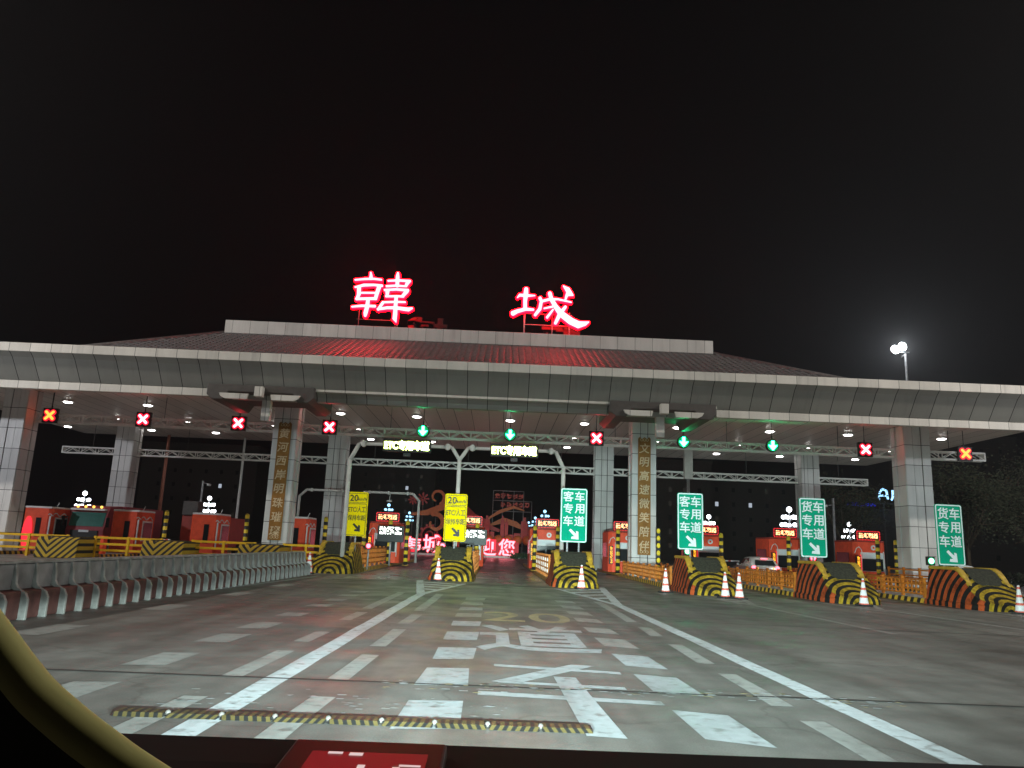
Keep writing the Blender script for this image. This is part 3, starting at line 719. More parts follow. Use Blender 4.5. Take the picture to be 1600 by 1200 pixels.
for x in (-1.55, 1.0, 1.15): fr.tube((x, 0.25, -2.1), (x, 0.25, -0.2), 0.03)
for z in (-1.5, -0.4): fr.tube((-1.7, 0.25, z), (1.3, 0.25, z), 0.025)
fr.build('support_frame', M['steel_dk'], t)
t = letter(CHENG, 140/1600*PX, 800, 560, 3.1, 17.9, 'roof_letter', 'right of two giant glowing red roof letters, the sweeping brush character 城')
fr = MB()
for x, a in ((-1.75, 0.05), (0.2, 0.03), (1.4, 0.03)): fr.tube((x, 0.25, -1.98), (x, 0.25, -0.2), a)
for z in (-1.2, -0.4): fr.tube((-1.8, 0.25, z), (1.6, 0.25, z), 0.025)
fr.build('support_frame', M['galv'], t)
# unlit backs of the letters that face the other way
def back_letter(x, ch, label):
    t = thing('unlit_roof_letter', label, 'sign letter', (x, 53.6, 15.9))
    b = MB(); g = text(ch, 1.0, 0.03, 0.1)
    T = Matrix.Translation((0, 0, 0.62)) @ Matrix.Diagonal((-3.0, 1, 1.9, 1)); b.mesh(g, T, 0); b.build('letter_back', M['black'], t)
    f = MB()
    for dx in (-1.0, 1.0): f.tube((dx, 0.3, -0.9), (dx, 0.3, 1.3), 0.03)
    f.build('support_frame', M['steel_dk'], t)
back_letter(4.1, '韩', 'dim unlit back of a rooftop letter below the glowing 城'); back_letter(-5.6, '城', 'dim unlit back of a rooftop letter right of the glowing 韓')

# ------------------------------------------------------------------ trusses and lane signals
def truss(y, x0, x1, z0, z1, label, bay=1.27, d=0.4):
    t = thing('signal_truss', label, 'truss', ((x0+x1)/2, y, z0)); L = (x1-x0)/2; h = z1-z0
    c = MB()
    for yy in (-d/2, d/2):
        for z in (0, h): c.box((0, yy, z), (2*L, 0.095, 0.095))
    for x in (-L, L): c.box((x, 0, h/2), (0.08, d+.08, h+.08))
    c.build('chord', M['truss'], t)
    b = MB(); n = max(1, round(2*L/bay)); s = 2*L/n
    for i in range(n):
        xa = -L+i*s
        for yy in (-d/2, d/2):
            b.tube((xa, yy, 0), (xa, yy, h), 0.034, n=6)
            b.tube((xa+0.05, yy, 0.03), (xa+s/2, yy, h-0.03), 0.03, n=6); b.tube((xa+s/2, yy, h-0.03), (xa+s-0.05, yy, 0.03), 0.03, n=6)
        b.tube((xa, -d/2, h), (xa+s, d/2, h), 0.018, n=5)
    b.build('lattice', M['truss'], t)
    for k in range(9):
        x = -L*0.93 + 2*L*0.93*k/8
        MB().tube((x, 0, h), (x, 0, 9.38-z0), 0.018, n=6).build('hanger_rod', M['steel_dk'], t)
    return t
truss(45.35, -28.6, 28.95, 7.62, 8.05, 'long pale grey front truss carrying the red crosses and green arrows')
truss(59.1, -33.2, 28.45, 7.18, 7.62, 'long pale grey rear truss behind the toll booths, lower in the picture')
def signal(kind):
    t = thing('lane_signal', 'lane signal', 'lane signal', (0, 44.95, 7.97))
    h = MB(); h.lathe([(0.36, 0.0), (0.38, 0.05), (0.38, 0.22), (0.34, 0.25)], (0, 0, 0), 24, 0, 'y') if kind == 'g' else h.box((0, 0.12, 0), (0.86, 0.2, 0.86))
    h.box((0, 0.15, 0.5), (0.06, 0.06, 0.2)); h.tube((0, 0.15, 0.45), (0, 0.15, 1.4), 0.022, n=6)
    h.build('housing', M['black'], t, bevel=0.02)
    s = MB(); r = MB()
    if kind == 'g':
        pl = [(-0.075, 0.27), (0.075, 0.27), (0.075, 0.0), (0.25, 0.02), (0.02, -0.27), (-0.02, -0.27), (-0.25, 0.02), (-0.075, 0.0)]
        s.prism(pl, -0.055, -0.01, 'xz'); r.lathe([(0.33, -0.002), (0.33, -0.008)], (0, 0, 0), 28, 0, 'y')
        s.build('arrow_symbol', M['g_core'], t); r.build('halo_rim', M['g_halo'], t)
    else:
        for a in (45, -45):
            pts = []
            ca, sa = math.cos(R(a)), math.sin(R(a))
            q = [(-0.31*ca, -0.31*sa, 0.14), (0.31*ca, 0.31*sa, 0.14)]
            s.ribbon(q, -0.055-(0.003 if a > 0 else 0), 0.0); r.ribbon(q, -0.012-(0.002 if a > 0 else 0), 0.018, 0, 0.10)
        s.build('cross_symbol', M['x_core'] if kind == 'x' else M['x_hot'], t); r.build('halo_rim', M['x_halo'], t)
    return t
sig = {k: None for k in 'xgo'}
SG = [(-26.4, 'o', 'orange-red cross signal at the left end of the front truss'), (-20.96, 'x', 'red cross signal second from the left end of the front truss'), (-15.39, 'x', 'red cross signal just left of the left couplet column'),
      (-10.05, 'x', 'red cross signal just right of the left couplet column'), (-4.55, 'g', 'green down arrow above the left yellow-white LED board'), (0.59, 'g', 'green down arrow above the right yellow-white LED board'),
      (5.7, 'x', 'red cross signal just left of the right couplet column'), (10.87, 'g', 'green down arrow just right of the right couplet column'), (16.17, 'g', 'green down arrow furthest to the right'),
      (21.71, 'x', 'red cross signal just left of the plain right column'), (27.69, 'o', 'orange-red cross signal at the right end of the front truss')]
for x, k, lb in SG:
    g = 'green lane arrows' if k == 'g' else 'red lane crosses'
    o = sig[k]
    if o is None: o = sig[k] = signal(k); o['label'] = lb; o.location.x = x
    else: o = dup(o, lb, (x, 44.95, 7.97))
    o['group'] = g
del sig

# ------------------------------------------------------------------ ETC gantry with two LED boards
t = thing('pipe_gantry', 'pale green-grey pipe gantry with Y-shaped middle post above the two middle lanes', 'gantry', (-1.9, 37.0, 0))
def gx(x): return x+1.9
for p in ([(gx(-7.15), 0, 0), (gx(-7.15), 0, 5.3), (gx(-6.75), 0, 6.1)], [(gx(3.12), 0, 0), (gx(3.12), 0, 5.3), (gx(2.72), 0, 6.1)], [(gx(-1.9), 0, 0), (gx(-1.9), 0, 5.5)]):
    MB().path(p, 0.10, 12).build('post', M['steel'], t)
MB().path([(gx(-1.9), 0, 5.5), (gx(-2.3), 0, 6.1)], 0.09, 12).path([(gx(-1.9), 0, 5.5), (gx(-1.5), 0, 6.1)], 0.09, 12).build('fork', M['steel'], t)
MB().path([(gx(-6.75), 0, 6.1), (gx(-2.3), 0, 6.1)], 0.085, 12).build('beam', M['steel'], t)
MB().path([(gx(-1.5), 0, 6.1), (gx(2.72), 0, 6.1)], 0.085, 12).build('beam', M['steel'], t)
for x in (-6.55, -2.5, -1.3, 2.5): MB().lathe([(0.12, -0.12), (0.12, 0.12)], (gx(x), 0, 6.1), 12).box((gx(x), 0, 6.1), (0.1, 0.3, 0.3)).build('flange', M['steel'], t)
def led_board(x, label):
    t = thing('led_board', label, 'LED board', (x, 36.65, 6.05), 0, 'ETC lane LED boards')
    MB().box((0, 0.1, 0), (2.3, 0.2, 0.62)).box((0, 0.2, -0.42), (0.35, 0.18, 0.2)).build('housing', M['black'], t, bevel=0.02)
    putw(MB(), 'ETC专用车道', (0, -0.012, 0), 2.14, 0.46, 0, 0.024, 0.006, chw=0.95).build('led_text', M['led_y'], t)
    putw(MB(), 'ETC专用车道', (0, -0.003, 0), 2.2, 0.54, 0, 0.07, 0.002, chw=0.95).build('halo_rim', M['led_yhalo'], t)
    return t
l0 = led_board(-4.43, 'left LED board reading ETC专用车道 on the pipe gantry'); dup(l0, 'right LED board reading ETC专用车道 on the pipe gantry', (0.72, 36.65, 6.02))

# ------------------------------------------------------------------ islands with crash noses
ISL = {-7.5: 36.0, -1.85: 33.4, 3.3: 31.6, 8.45: 29.9, 13.0: 28.0, 17.7: 26.9}
NB = {-7.5: 'left of the left yellow sign', -1.85: 'left of the middle lane', 3.3: 'under the leftmost green sign',
      8.45: 'under the second green sign from the left', 13.0: 'under the left green truck sign', 17.7: 'under the rightmost green truck sign'}
def kerb(x, y0, y1, wd=2.0):
    b = MB(); b.box((0, (y1-y0)/2, 0.1), (wd, y1-y0, 0.2), 0)
    for s in (-1, 1): b.box((s*(wd/2+0.03), (y1-y0)/2, 0.09), (0.06, y1-y0, 0.18), 1)
    o = b.build('island_kerb', [M['slab'], M['kerb']], None, (x, y0, 0)); struct(o)
for x, y in ISL.items(): kerb(x, y+1.6, 66, 1.7)
for x in (-12.35, -17.6, -22.9, -28.0): kerb(x, 43.5, 68, 1.7)
kerb(24.1, 36, 66, 1.8)
def nose(label):
    t = thing('crash_nose', label, 'crash barrier', (0, 0, 0), 0, 'striped crash noses at the island ends')
    b = MB()
    ST = [(0.0, 0.24, 0.55), (0.12, 0.30, 0.80), (0.35, 0.40, 0.94), (0.7, 0.58, 1.0), (1.0, 0.80, 1.0), (1.3, 1.06, 1.0), (1.55, 1.26, 1.0), (1.8, 1.36, 1.0), (2.6, 1.36, 1.0), (3.6, 1.36, 1.0)]
    rows_ = []
    for s, h, wb in ST:
        wt = wb*(1.0-0.26*min(1, h/1.36))
        fl = 0.16 if h > .2 else h
        sec = [(-wb, 0), (-wb, fl), (-(wb*0.92), fl+0.06), (-wt, h), (-wt*0.5, h+0.01), (0, h+0.012), (wt*0.5, h+0.01), (wt, h), (wb*0.92, fl+0.06), (wb, fl), (wb, 0)]
        rows_.append([(x, s, z) for x, z in sec])
    n = len(rows_[0]); vs = [p for r in rows_ for p in r]
    fs = [(i*n+j, i*n+j+1, (i+1)*n+j+1, (i+1)*n+j) for i in range(len(rows_)-1) for j in range(n-1)]
    fs += [tuple(range(n-1, -1, -1)), tuple((len(rows_)-1)*n+j for j in range(n))]
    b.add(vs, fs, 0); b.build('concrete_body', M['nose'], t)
    # dark hollow of the planter: a dished sheet over the upper front and the top
    d = MB(); st = [(0.98, 0.80, 0.30), (1.1, 0.90, 0.48), (1.3, 1.075, 0.54), (1.55, 1.275, 0.54), (1.8, 1.375, 0.54), (3.4, 1.375, 0.54)]
    vs = []
    for s, h, wd in st: vs += [(-wd, s-0.015, h+0.02), (-wd*.5, s, h+0.03), (0, s, h+0.03), (wd*.5, s, h+0.03), (wd, s-0.015, h+0.02)]
    d.add(vs, [(i*5+j, i*5+j+1, i*5+j+6, i*5+j+5) for i in range(len(st)-1) for j in range(4)], 0)
    d.build('planter_hollow', M['soil'], t, fix=False)
    for sg in (-1, 1):
        h = MB(); sec = [(1.0, 0.84, 0.10), (1.15, 0.955, 0.17), (1.35, 1.15, 0.22), (1.6, 1.35, 0.24), (1.85, 1.44, 0.24), (3.55, 1.44, 0.24)]
        vs = []
        for y_, z_, w_ in sec:
            c_ = sg*(0.72-0.02*z_); vs += [(c_-w_/2, y_, z_-0.12), (c_-w_/2, y_, z_), (c_+w_/2, y_, z_), (c_+w_/2, y_, z_-0.12)]
        k_ = len(sec)
        h.add(vs, [(i*4+a, i*4+(a+1) % 4, i*4+4+(a+1) % 4, i*4+4+a) for i in range(k_-1) for a in range(4)]+[(0, 1, 2, 3), (4*k_-1, 4*k_-2, 4*k_-3, 4*k_-4)])
        h.build('rim', M['noseyel'], t, bevel=0.04)
    return t
n0 = None
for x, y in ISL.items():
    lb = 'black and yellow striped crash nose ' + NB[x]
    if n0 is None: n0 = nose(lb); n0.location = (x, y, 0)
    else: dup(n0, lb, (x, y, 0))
def chevron_mat():
    mt, t, b = newmat('black_yellow_chevrons'); N = t.nodes.new; L = t.links.new
    tc = N('ShaderNodeTexCoord'); sx = N('ShaderNodeSeparateXYZ'); L(tc.outputs['Object'], sx.inputs[0])
    def mth(op, a, bb=0):
        n = N('ShaderNodeMath'); n.operation = op
        for i, v in enumerate((a, bb)):
            if isinstance(v, (int, float)): n.inputs[i].default_value = v
            else: L(v, n.inputs[i])
        return n.outputs[0]
    v = mth('SUBTRACT', mth('ADD', sx.outputs[2], 20.0), mth('ABSOLUTE', mth('ADD', sx.outputs[0], 0.45)))
    st = mth('GREATER_THAN', mth('FRACT', mth('DIVIDE', v, 0.36)), 0.45)
    mx = N('ShaderNodeMixRGB'); L(st, mx.inputs[0]); mx.inputs[1].default_value = (0.012, 0.011, 0.01, 1); mx.inputs[2].default_value = (0.45, 0.30, 0.02, 1)
    L(mx.outputs[0], b.inputs['Base Color']); b.inputs['Roughness'].default_value = 0.8
    return mt
M['chevron'] = chevron_mat()
k0 = None
for x, wh in ((-12.45, 'behind the far end of the ribbed barrier, below the left couplet'), (-17.5, 'behind the ribbed barrier, between two exit booths'), (-23.0, 'behind the ribbed barrier in front of the truck')):
    lb = 'yellow-black chevron block ' + wh
    if k0 is None:
        k0 = thing('chevron_block', lb, 'crash barrier', (x, 41.6, 0), 0, 'chevron blocks at the exit islands')
        MB().prism([(0, 0), (0.12, 0.95), (0.3, 1.08), (2.4, 1.08), (2.4, 0)], -1.1, 1.1, 'yz').build('block', M['chevron'], k0, bevel=0.05)
        MB().box((0, 1.4, 1.1), (1.7, 1.6, 0.05)).build('planter_hollow', M['soil'], k0)
    else: dup(k0, lb, (x, 41.6, 0))

# ------------------------------------------------------------------ road signs
def rrect(wd, ht, r, n=5):
    pts = []
    for cx_, cz, a0 in ((wd/2-r, ht/2-r, 0), (-wd/2+r, ht/2-r, 90), (-wd/2+r, -ht/2+r, 180), (wd/2-r, -ht/2+r, 270)):
        for k in range(n+1):
            a = R(a0+90*k/n); pts.append((cx_+r*math.cos(a), cz+r*math.sin(a)))
    return pts
def arrow(mb, c, s, y0, y1, mi):
    pl = [(-0.5, 0.35), (-0.35, 0.5), (0.12, 0.08), (0.12, 0.32), (0.42, 0.32) if False else (0.32, 0.26), (0.36, -0.40), (-0.30, -0.36), (-0.24, -0.16), (-0.02, -0.14)]
    mb.prism([(c[0]+u*s, c[1]+v*s) for u, v in pl], y0, y1, 'xz', mi)
def sign(kind, label, loc, ht, wd, rz=0, pole=None):
    t = thing('lane_sign', label, 'road sign', loc, rz, 'green lane signs' if kind != 'y' else 'yellow speed and distance signs')
    zc = ht
    f = MB()
    tall = 2.1 if kind == 'y' else 2.3
    base = M['yellow'] if kind == 'y' else M['green']
    f.prism([(u, v+zc) for u, v in rrect(wd, tall, 0.09)], -0.02, 0.02, 'xz', 0)
    pnl = f.build('sign_panel', base, t)
    b = MB(); e = MB()
    def frame(cz, w2, h2, th, mi, r=0.06):
        o_, i_ = rrect(w2, h2, r), rrect(w2-2*th, h2-2*th, r*0.6); n = len(o_)
        vs = [(u, -0.026, v+cz) for u, v in o_]+[(u, -0.026, v+cz) for u, v in i_]
        b.add(vs, [(k, (k+1) % n, (k+1) % n+n, k+n) for k in range(n)], mi)
    if kind == 'y':
        frame(zc+0.76, wd-0.08, 0.46, 0.022, 0); frame(zc-0.26, wd-0.08, 1.5, 0.022, 0)
        put(b, '20', (-0.18, -0.026, zc+0.76), 0.42, 0, 0.016, 0.002); put(b, 'km/h', (0.23, -0.026, zc+0.72), 0.21, 0, 0.008, 0.002)
        putw(b, 'ETC/人工', (0, -0.026, zc+0.22), wd*0.84, 0.29, 0, 0.009, 0.002); putw(b, '保持车距', (0, -0.026, zc-0.18), wd*0.84, 0.26, 0, 0.009, 0.002)
        arrow(b, (0.06, zc-0.66), 0.44, -0.026, -0.022, 0)
        b.build('lettering', M['blackpaint'], pnl)
    else:
        frame(zc, wd-0.03, tall-0.03, 0.045, 0, 0.08)
        first = '客' if kind == 'k' else '货'
        for r_, (a, c2) in enumerate(((first, '车'), ('专', '用'), ('车', '道'))):
            for k, ch in enumerate((a, c2)):
                put(b, ch, ((-0.235 if k == 0 else 0.235)*wd/1.1, -0.026, zc+0.80-0.52*r_), 0.46, 0, 0.016, 0.002)
        arrow(b, (0.05, zc-0.82), 0.5, -0.026, -0.022, 0)
        b.build('lettering', M['signwhite'], pnl)
    p = MB()
    for dx in ((0.0,) if kind == 'y' else (-0.25, 0.25) if pole else (0.0,)):
        p.tube((dx, 0.09, 0), (dx, 0.09, zc+tall*0.4), 0.045, n=10)
    for z in (zc-0.5, zc+0.5): p.box((0, 0.05, z), (wd*0.8, 0.05, 0.06))
    p.build('post', M['galv'], t)
    return t
sign('y', 'left yellow sign reading 20 km/h, ETC/人工 and 保持车距', (-6.75, 37.75, 0), 2.77, 1.0, R(-3))
sign('y', 'right yellow sign reading 20 km/h, ETC/人工 and 保持车距', (-1.84, 35.0, 0), 2.70, 1.0, R(-2))
sign('k', 'leftmost green sign reading 客车专用车道 beside the middle lane', (3.32, 33.5, 0), 2.95, 1.15, R(-1), True)
sign('k', 'second green sign from the left, reading 客车专用车道', (7.95, 31.85, 0), 2.83, 1.07, 0)
sign('h', 'green truck lane sign reading 货车专用车道, third green sign from the left', (12.42, 30.4, 0), 2.72, 1.07, R(3))
sign('h', 'rightmost green sign reading 货车专用车道, next to the plain column', (17.3, 29.5, 0), 2.62, 1.10, R(5), True)

# ------------------------------------------------------------------ traffic cones
def cone(label):
    t = thing('traffic_cone', label, 'traffic cone', (0, 0, 0), 0, 'orange and white traffic cones')
    MB().box((0, 0, 0.03), (0.44, 0.44, 0.06)).build('base', M['rubber'], t, bevel=0.02)
    MB().lathe([(0.165, 0.06), (0.15, 0.12), (0.115, 0.35), (0.085, 0.55), (0.05, 0.80), (0.035, 0.92), (0.015, 0.93)], n=20).build('cone_body', M['cone'], t)
    return t
c0 = None
for x, y, lb in ((-8.15, 34.9, 'cone at the end of the ribbed barrier'), (-2.33, 32.9, 'cone in front of the nose left of the middle lane'), (3.42, 30.9, 'very white cone in front of the nose right of the middle lane'),
                 (6.7, 30.8, 'cone at the lane edge left of the second green sign'), (8.42, 28.7, 'left cone of the pair under the second green sign'), (8.84, 28.4, 'right cone of the pair under the second green sign'),
                 (12.78, 27.2, 'cone in front of the nose below the left truck sign'), (17.55, 26.2, 'dim cone at the right edge of the picture')):
    lb = 'orange and white banded ' + lb if not lb.startswith(('very', 'dim')) else lb + ', orange and white'
    if c0 is None: c0 = cone(lb); c0.location = (x, y, 0)
    else: dup(c0, lb, (x, y, 0), random.uniform(0, 1))

# ------------------------------------------------------------------ ribbed barrier on the left
t = thing('ribbed_barrier', 'long grey and maroon roadside barrier with pale S-shaped ribs', 'barrier', (-8.62, 0, 0))
MB().box((0.36, 23.0, 0.24), (0.5, 22.0, 0.48)).build('lower_body', M['maroon'], t, bevel=0.03)
MB().box((0.31, 23.0, 0.70), (0.22, 22.0, 0.42)).build('upper_body', M['barrier'], t)
MB().box((0.31, 23.0, 0.945), (0.30, 22.2, 0.05)).build('cap_rail', M['ribgrey'], t, bevel=0.01)
MB().box((0.36, 12.1, 0.45), (0.6, 0.2, 0.9)).build('end_plate', M['barrier'], t, bevel=0.02)
rib = MB(); rp_ = [(0.14, 0.95), (0.10, 0.74), (0.09, 0.60), (0.05, 0.53), (-0.10, 0.44), (-0.15, 0.34), (-0.15, 0.0)]
rib.prism(rp_ + [(u+0.14, v) for u, v in reversed(rp_)], -0.033, 0.033, 'xz')
# ribs face the road (+x side)
for q in rib.v: q.x = 0.84-q.x if False else 0.56-q.x+0.02
r0 = None
for k in range(37):
    y = 12.5+0.6*k
    if r0 is None: r0 = rib.build('rib', M['ribgrey'], t, (0, y, 0), bevel=0.01)
    else:
        c = r0.copy(); C.objects.link(c); c.parent = t; c.location = (0, y, 0)

# ------------------------------------------------------------------ railings along the islands
def railing(x, y0, y1, label, grid=False, z=0.2, mt='rail', h=1.0):
    t = thing('island_railing', label, 'railing', (x, y0, z), 0, 'yellow railings along the islands'); L = y1-y0
    n = max(2, round(L/1.6))
    p0 = None
    pm = MB().box((0, 0, h/2), (0.10, 0.10, h)).box((0, 0, h+0.02), (0.12, 0.12, 0.04))
    for i in range(n+1):
        if p0 is None: p0 = pm.build('post', M[mt], t)
        else:
            c = p0.copy(); C.objects.link(c); c.parent = t; c.location = (0, L*i/n, 0)
    r = MB()
    for zz in ((0.18, 0.42, 0.68, 0.92) if grid else (0.3, 0.62, 0.92)): r.box((0, L/2, zz*h), (0.06, L, 0.075*h))
    r.build('rails', M[mt], t)
    if grid:
        g = MB()
        for i in range(int(L/0.32)): g.box((0, 0.3+i*0.32, 0.55*h), (0.045, 0.05, 0.8*h))
        g.build('uprights', M['white' if grid == 2 else mt], t)
    return t
railing(-6.7, 39.5, 49, 'yellow railing right of the left yellow sign along the left ETC lane', True)
railing(-8.25, 39.5, 47, 'yellow railing behind the cone at the barrier end')
railing(-1.0, 37.1, 47.5, 'orange railing on the left edge of the middle lane behind its nose', True)
railing(2.45, 35.4, 47.5, 'railing with white uprights on the right edge of the middle lane', 2)
railing(4.15, 35.4, 46.5, 'orange railing right of the leftmost green sign', True)
railing(7.55, 33.7, 46, 'orange grid railing below the right couplet column', True, h=0.72)
railing(9.3, 33.7, 44, 'orange railing behind the nose under the second green sign', h=0.72)
railing(12.2, 31.9, 44, 'orange railing left of the third green sign in front of the silver car', True, h=0.72)
railing(13.85, 31.9, 43, 'orange railing right of the left truck sign', True, h=0.72)
railing(16.9, 30.8, 44, 'orange railing left of the rightmost green sign', True, h=0.72)
railing(18.6, 30.8, 44, 'orange railing at the right edge behind the last nose', h=0.72)
railing(23.2, 36, 46, 'orange railing at the foot of the plain right column')
def xrail(x0, x1, y, label):
    t = thing('yard_railing', label, 'railing', (x0, y, 0), 0, 'yellow railings across the exit lanes'); L = x1-x0
    p0 = None
    n = max(2, round(L/1.7))
    for i in range(n+1):
        if p0 is None: p0 = MB().box((0, 0, 0.6), (0.13, 0.13, 1.2)).build('post', M['railyel'], t)
        else:
            c = p0.copy(); C.objects.link(c); c.parent = t; c.location = (L*i/n, 0, 0)
    r = MB()
    for zz in (0.45, 0.78, 1.12): r.box((L/2, 0, zz), (L, 0.07, 0.12))
    r.build('rails', M['railyel'], t)
M['railyel'] = mat('yellow_rail_paint', (0.72, 0.42, 0.01), 0.45, var=0.2)
xrail(-27.6, -23.4, 43.4, 'yellow railing in front of the leftmost booth, at the left edge')
xrail(-21.9, -18.3, 43.4, 'yellow railing between the two chevron blocks on the left')
xrail(-16.6, -13.2, 43.4, 'yellow railing in front of the third booth from the left')
xrail(-11.6, -9.2, 43.4, 'yellow railing in front of the booth right of the left couplet column')

# ------------------------------------------------------------------ toll booths
def hexbody(w2, d2, ch, z0, z1):
    pl = [(-w2, -d2+ch), (-w2+ch, -d2), (w2-ch, -d2), (w2, -d2+ch), (w2, d2-ch), (w2-ch, d2), (-w2+ch, d2), (-w2, d2-ch)]
    return MB().prism(pl, z0, z1, 'xy')
def led_glyphs(mb, c, wd, ht, n, mi=0, seed=0):
    """block of lit LED dots, overexposed characters"""
    rnd = random.Random(seed); cw = wd/n
    for k in range(n):
        x0 = c[0]-wd/2+cw*k
        for i in range(5):
            for j in range(6):
                if rnd.random() < 0.62: mb.box((x0+cw*(0.14+0.17*i), c[1], c[2]-ht/2+ht*(j+0.5)/6), (cw*0.15, 0.02, ht/6*0.85), mi)
def booth_entry(label):
    t = thing('toll_booth', label, 'toll booth', (0, 0, 0.2), 0, 'entry toll booths with red LED boards')
    b = hexbody(1.0, 1.5, 0.22, 0, 2.45)
    body = b.build('body', M['orange'], t, bevel=0.02)
    MB().box((0, 0, 2.5), (1.9, 2.9, 0.1)).build('roof', M['orange_dk'], t, bevel=0.03)
    wf = MB().box((0.1, -1.52, 1.25), (1.42, 0.06, 1.15)).build('window', M['white'], t)
    MB().box((0.1, -1.56, 1.07), (1.28, 0.03, 0.74)).build('pane', M['glass'], wf)
    MB().box((0.1, -1.575, 1.63), (1.22, 0.05, 0.26)).build('blind', M['signwhite'], wf)
    em = MB().lathe([(0.16, -0.03), (0.16, 0.0)], (0.2, -1.51, 2.12), 20, 0, 'y'); em.lathe([(0.075, -0.045), (0.075, -0.03)], (0.2, -1.51, 2.12), 5, 1, 'y')
    em.build('emblem', [M['white'], M['orange']], t)
    for sg in (-1, 1): MB().box((sg*1.01, 0.1, 1.35), (0.04, 1.7, 0.9)).build('side_window', M['glass'], t)
    fl = MB()
    for a, c in zip([(-0.98, 1.75), (-0.86, 2.05), (-0.70, 2.15), (-0.55, 1.98)], [(-0.86, 2.05), (-0.70, 2.15), (-0.55, 1.98), (-0.50, 1.7)]): fl.tube((a[0], -1.5, a[1]), (c[0], -1.5, c[1]), 0.025, n=6)
    fl.tube((0.84, -1.56, 0.4), (0.80, -1.56, 1.9), 0.035, n=6)
    fl.build('white_trim', M['white'], t)
    st = MB().box((-0.86, -1.66, 1.05), (0.26, 0.18, 1.1)).build('led_column', M['black'], t)
    g = MB(); 
    for k in range(4): led_glyphs(g, (-0.86, -1.76, 0.66+0.26*k), 0.18, 0.22, 1, 0, k+5)
    g.build('led_text', M['orange_led'], st)
    MB().box((-0.71, -1.70, 1.05), (0.03, 0.1, 1.25)).build('red_light_strip', M['red_panel'], st)
    lb = MB().box((0.1, -1.0, 2.86), (1.5, 0.3, 0.58)).build('led_board', M['black'], t, bevel=0.02)
    d = MB()
    for k in range(15):
        for zz in (2.60, 3.12): d.box((-0.58+k*0.097, -1.165, zz), (0.05, 0.02, 0.045))
    for k in range(5):
        for xx in (-0.62, 0.82): d.box((xx, -1.165, 2.66+k*0.1), (0.05, 0.02, 0.05))
    d.build('led_border', M['led_rdot'], lb)
    g = MB(); led_glyphs(g, (0.1, -1.175, 2.86), 1.22, 0.30, 4, 0, 3); g.build('led_text', M['led_r'], lb)
    return t
e0 = None
for x, y, lb in ((-7.1, 51.5, 'orange toll booth with red LED board behind the left yellow sign'), (-1.75, 51.5, 'orange toll booth with red LED board partly hidden behind the right yellow sign'), (3.2, 51.5, 'orange toll booth with red LED board left of the leftmost green sign'),
                 (8.1, 50.6, 'orange toll booth with red LED board left of the right couplet column'), (13.55, 51.5, 'orange toll booth mostly hidden behind the second green sign'), (18.45, 51, 'orange toll booth with red LED board beyond the silver car'), (23.35, 50, 'orange toll booth with yellow-red LED board left of the plain right column')):
    if e0 is None: e0 = booth_entry(lb); e0.location = (x, y, 0.2)
    else: dup(e0, lb, (x, y, 0.2))
def booth_exit(label):
    t = thing('exit_booth', label, 'toll booth', (0, 0, 0.2), 0, 'exit toll booths on the left')
    hexbody(0.88, 1.15, 0.2, 0, 2.5).build('body', M['orange'], t, bevel=0.02)
    MB().box((0, 0, 2.56), (1.66, 2.2, 0.12)).build('roof', M['white'], t, bevel=0.03)
    MB().box((0.15, -1.165, 1.35), (0.30, 0.05, 1.15)).build('rear_window', M['glass'], t)
    wf = MB().box((0.89, 0.0, 1.35), (0.05, 1.4, 1.25)).build('side_window', M['white'], t); MB().box((0.925, 0, 1.35), (0.03, 1.2, 1.05)).build('pane', M['glass'], wf)
    sv = MB().box((0.80, -1.10, 1.3), (0.07, 0.07, 1.5)).build('window_post', M['white'], t)
    wv = MB(); pts = [(0.98+0.06*i, 2.15+0.07*math.sin(i*0.9)) for i in range(5)]
    q = [(0.89, -0.9+0.16*i, 2.14+0.10*math.sin(i*1.1)) for i in range(11)]
    for a, c in zip(q, q[1:]): wv.tube(a, c, 0.03, n=5)
    wv.build('white_wave_trim', M['white'], t); wv = MB()
    q = [(0.70+0.05*i, -1.155+0.05*i, 2.12+0.07*math.sin(i*1.4)) for i in range(5)]
    for a, c in zip(q, q[1:]): wv.tube(a, c, 0.03, n=5)
    wv.build('white_wave_trim', M['white'], t)
    MB().tube((0.5, 0, 2.6), (0.62, 0, 2.9), 0.02).build('antenna', M['white'], t)
    return t
x0 = None
for x, lb in ((-28.45, 'orange exit booth with a bright red lit side, leftmost'), (-23.0, 'orange exit booth just right of the truck'), (-18.1, 'orange exit booth left of the left couplet column'), (-12.55, 'orange exit booth between the left couplet column and the left yellow sign')):
    if x0 is None:
        x0 = booth_exit(lb); x0.location = (x, 50, 0.2)
    else: dup(x0, lb, (x, 50, 0.2))
pl = [(-0.62*math.cos(a)-0.6, 1.2+0.95*math.sin(a)) for a in [2*math.pi*k/20 for k in range(20)]]
MB().prism([(-0.45+0.30*math.cos(2*math.pi*k/20), 1.0+1.0*math.sin(2*math.pi*k/20)) for k in range(20)], -1.19, -1.15, 'xz').build('red_light_panel', M['red_panel'], x0)

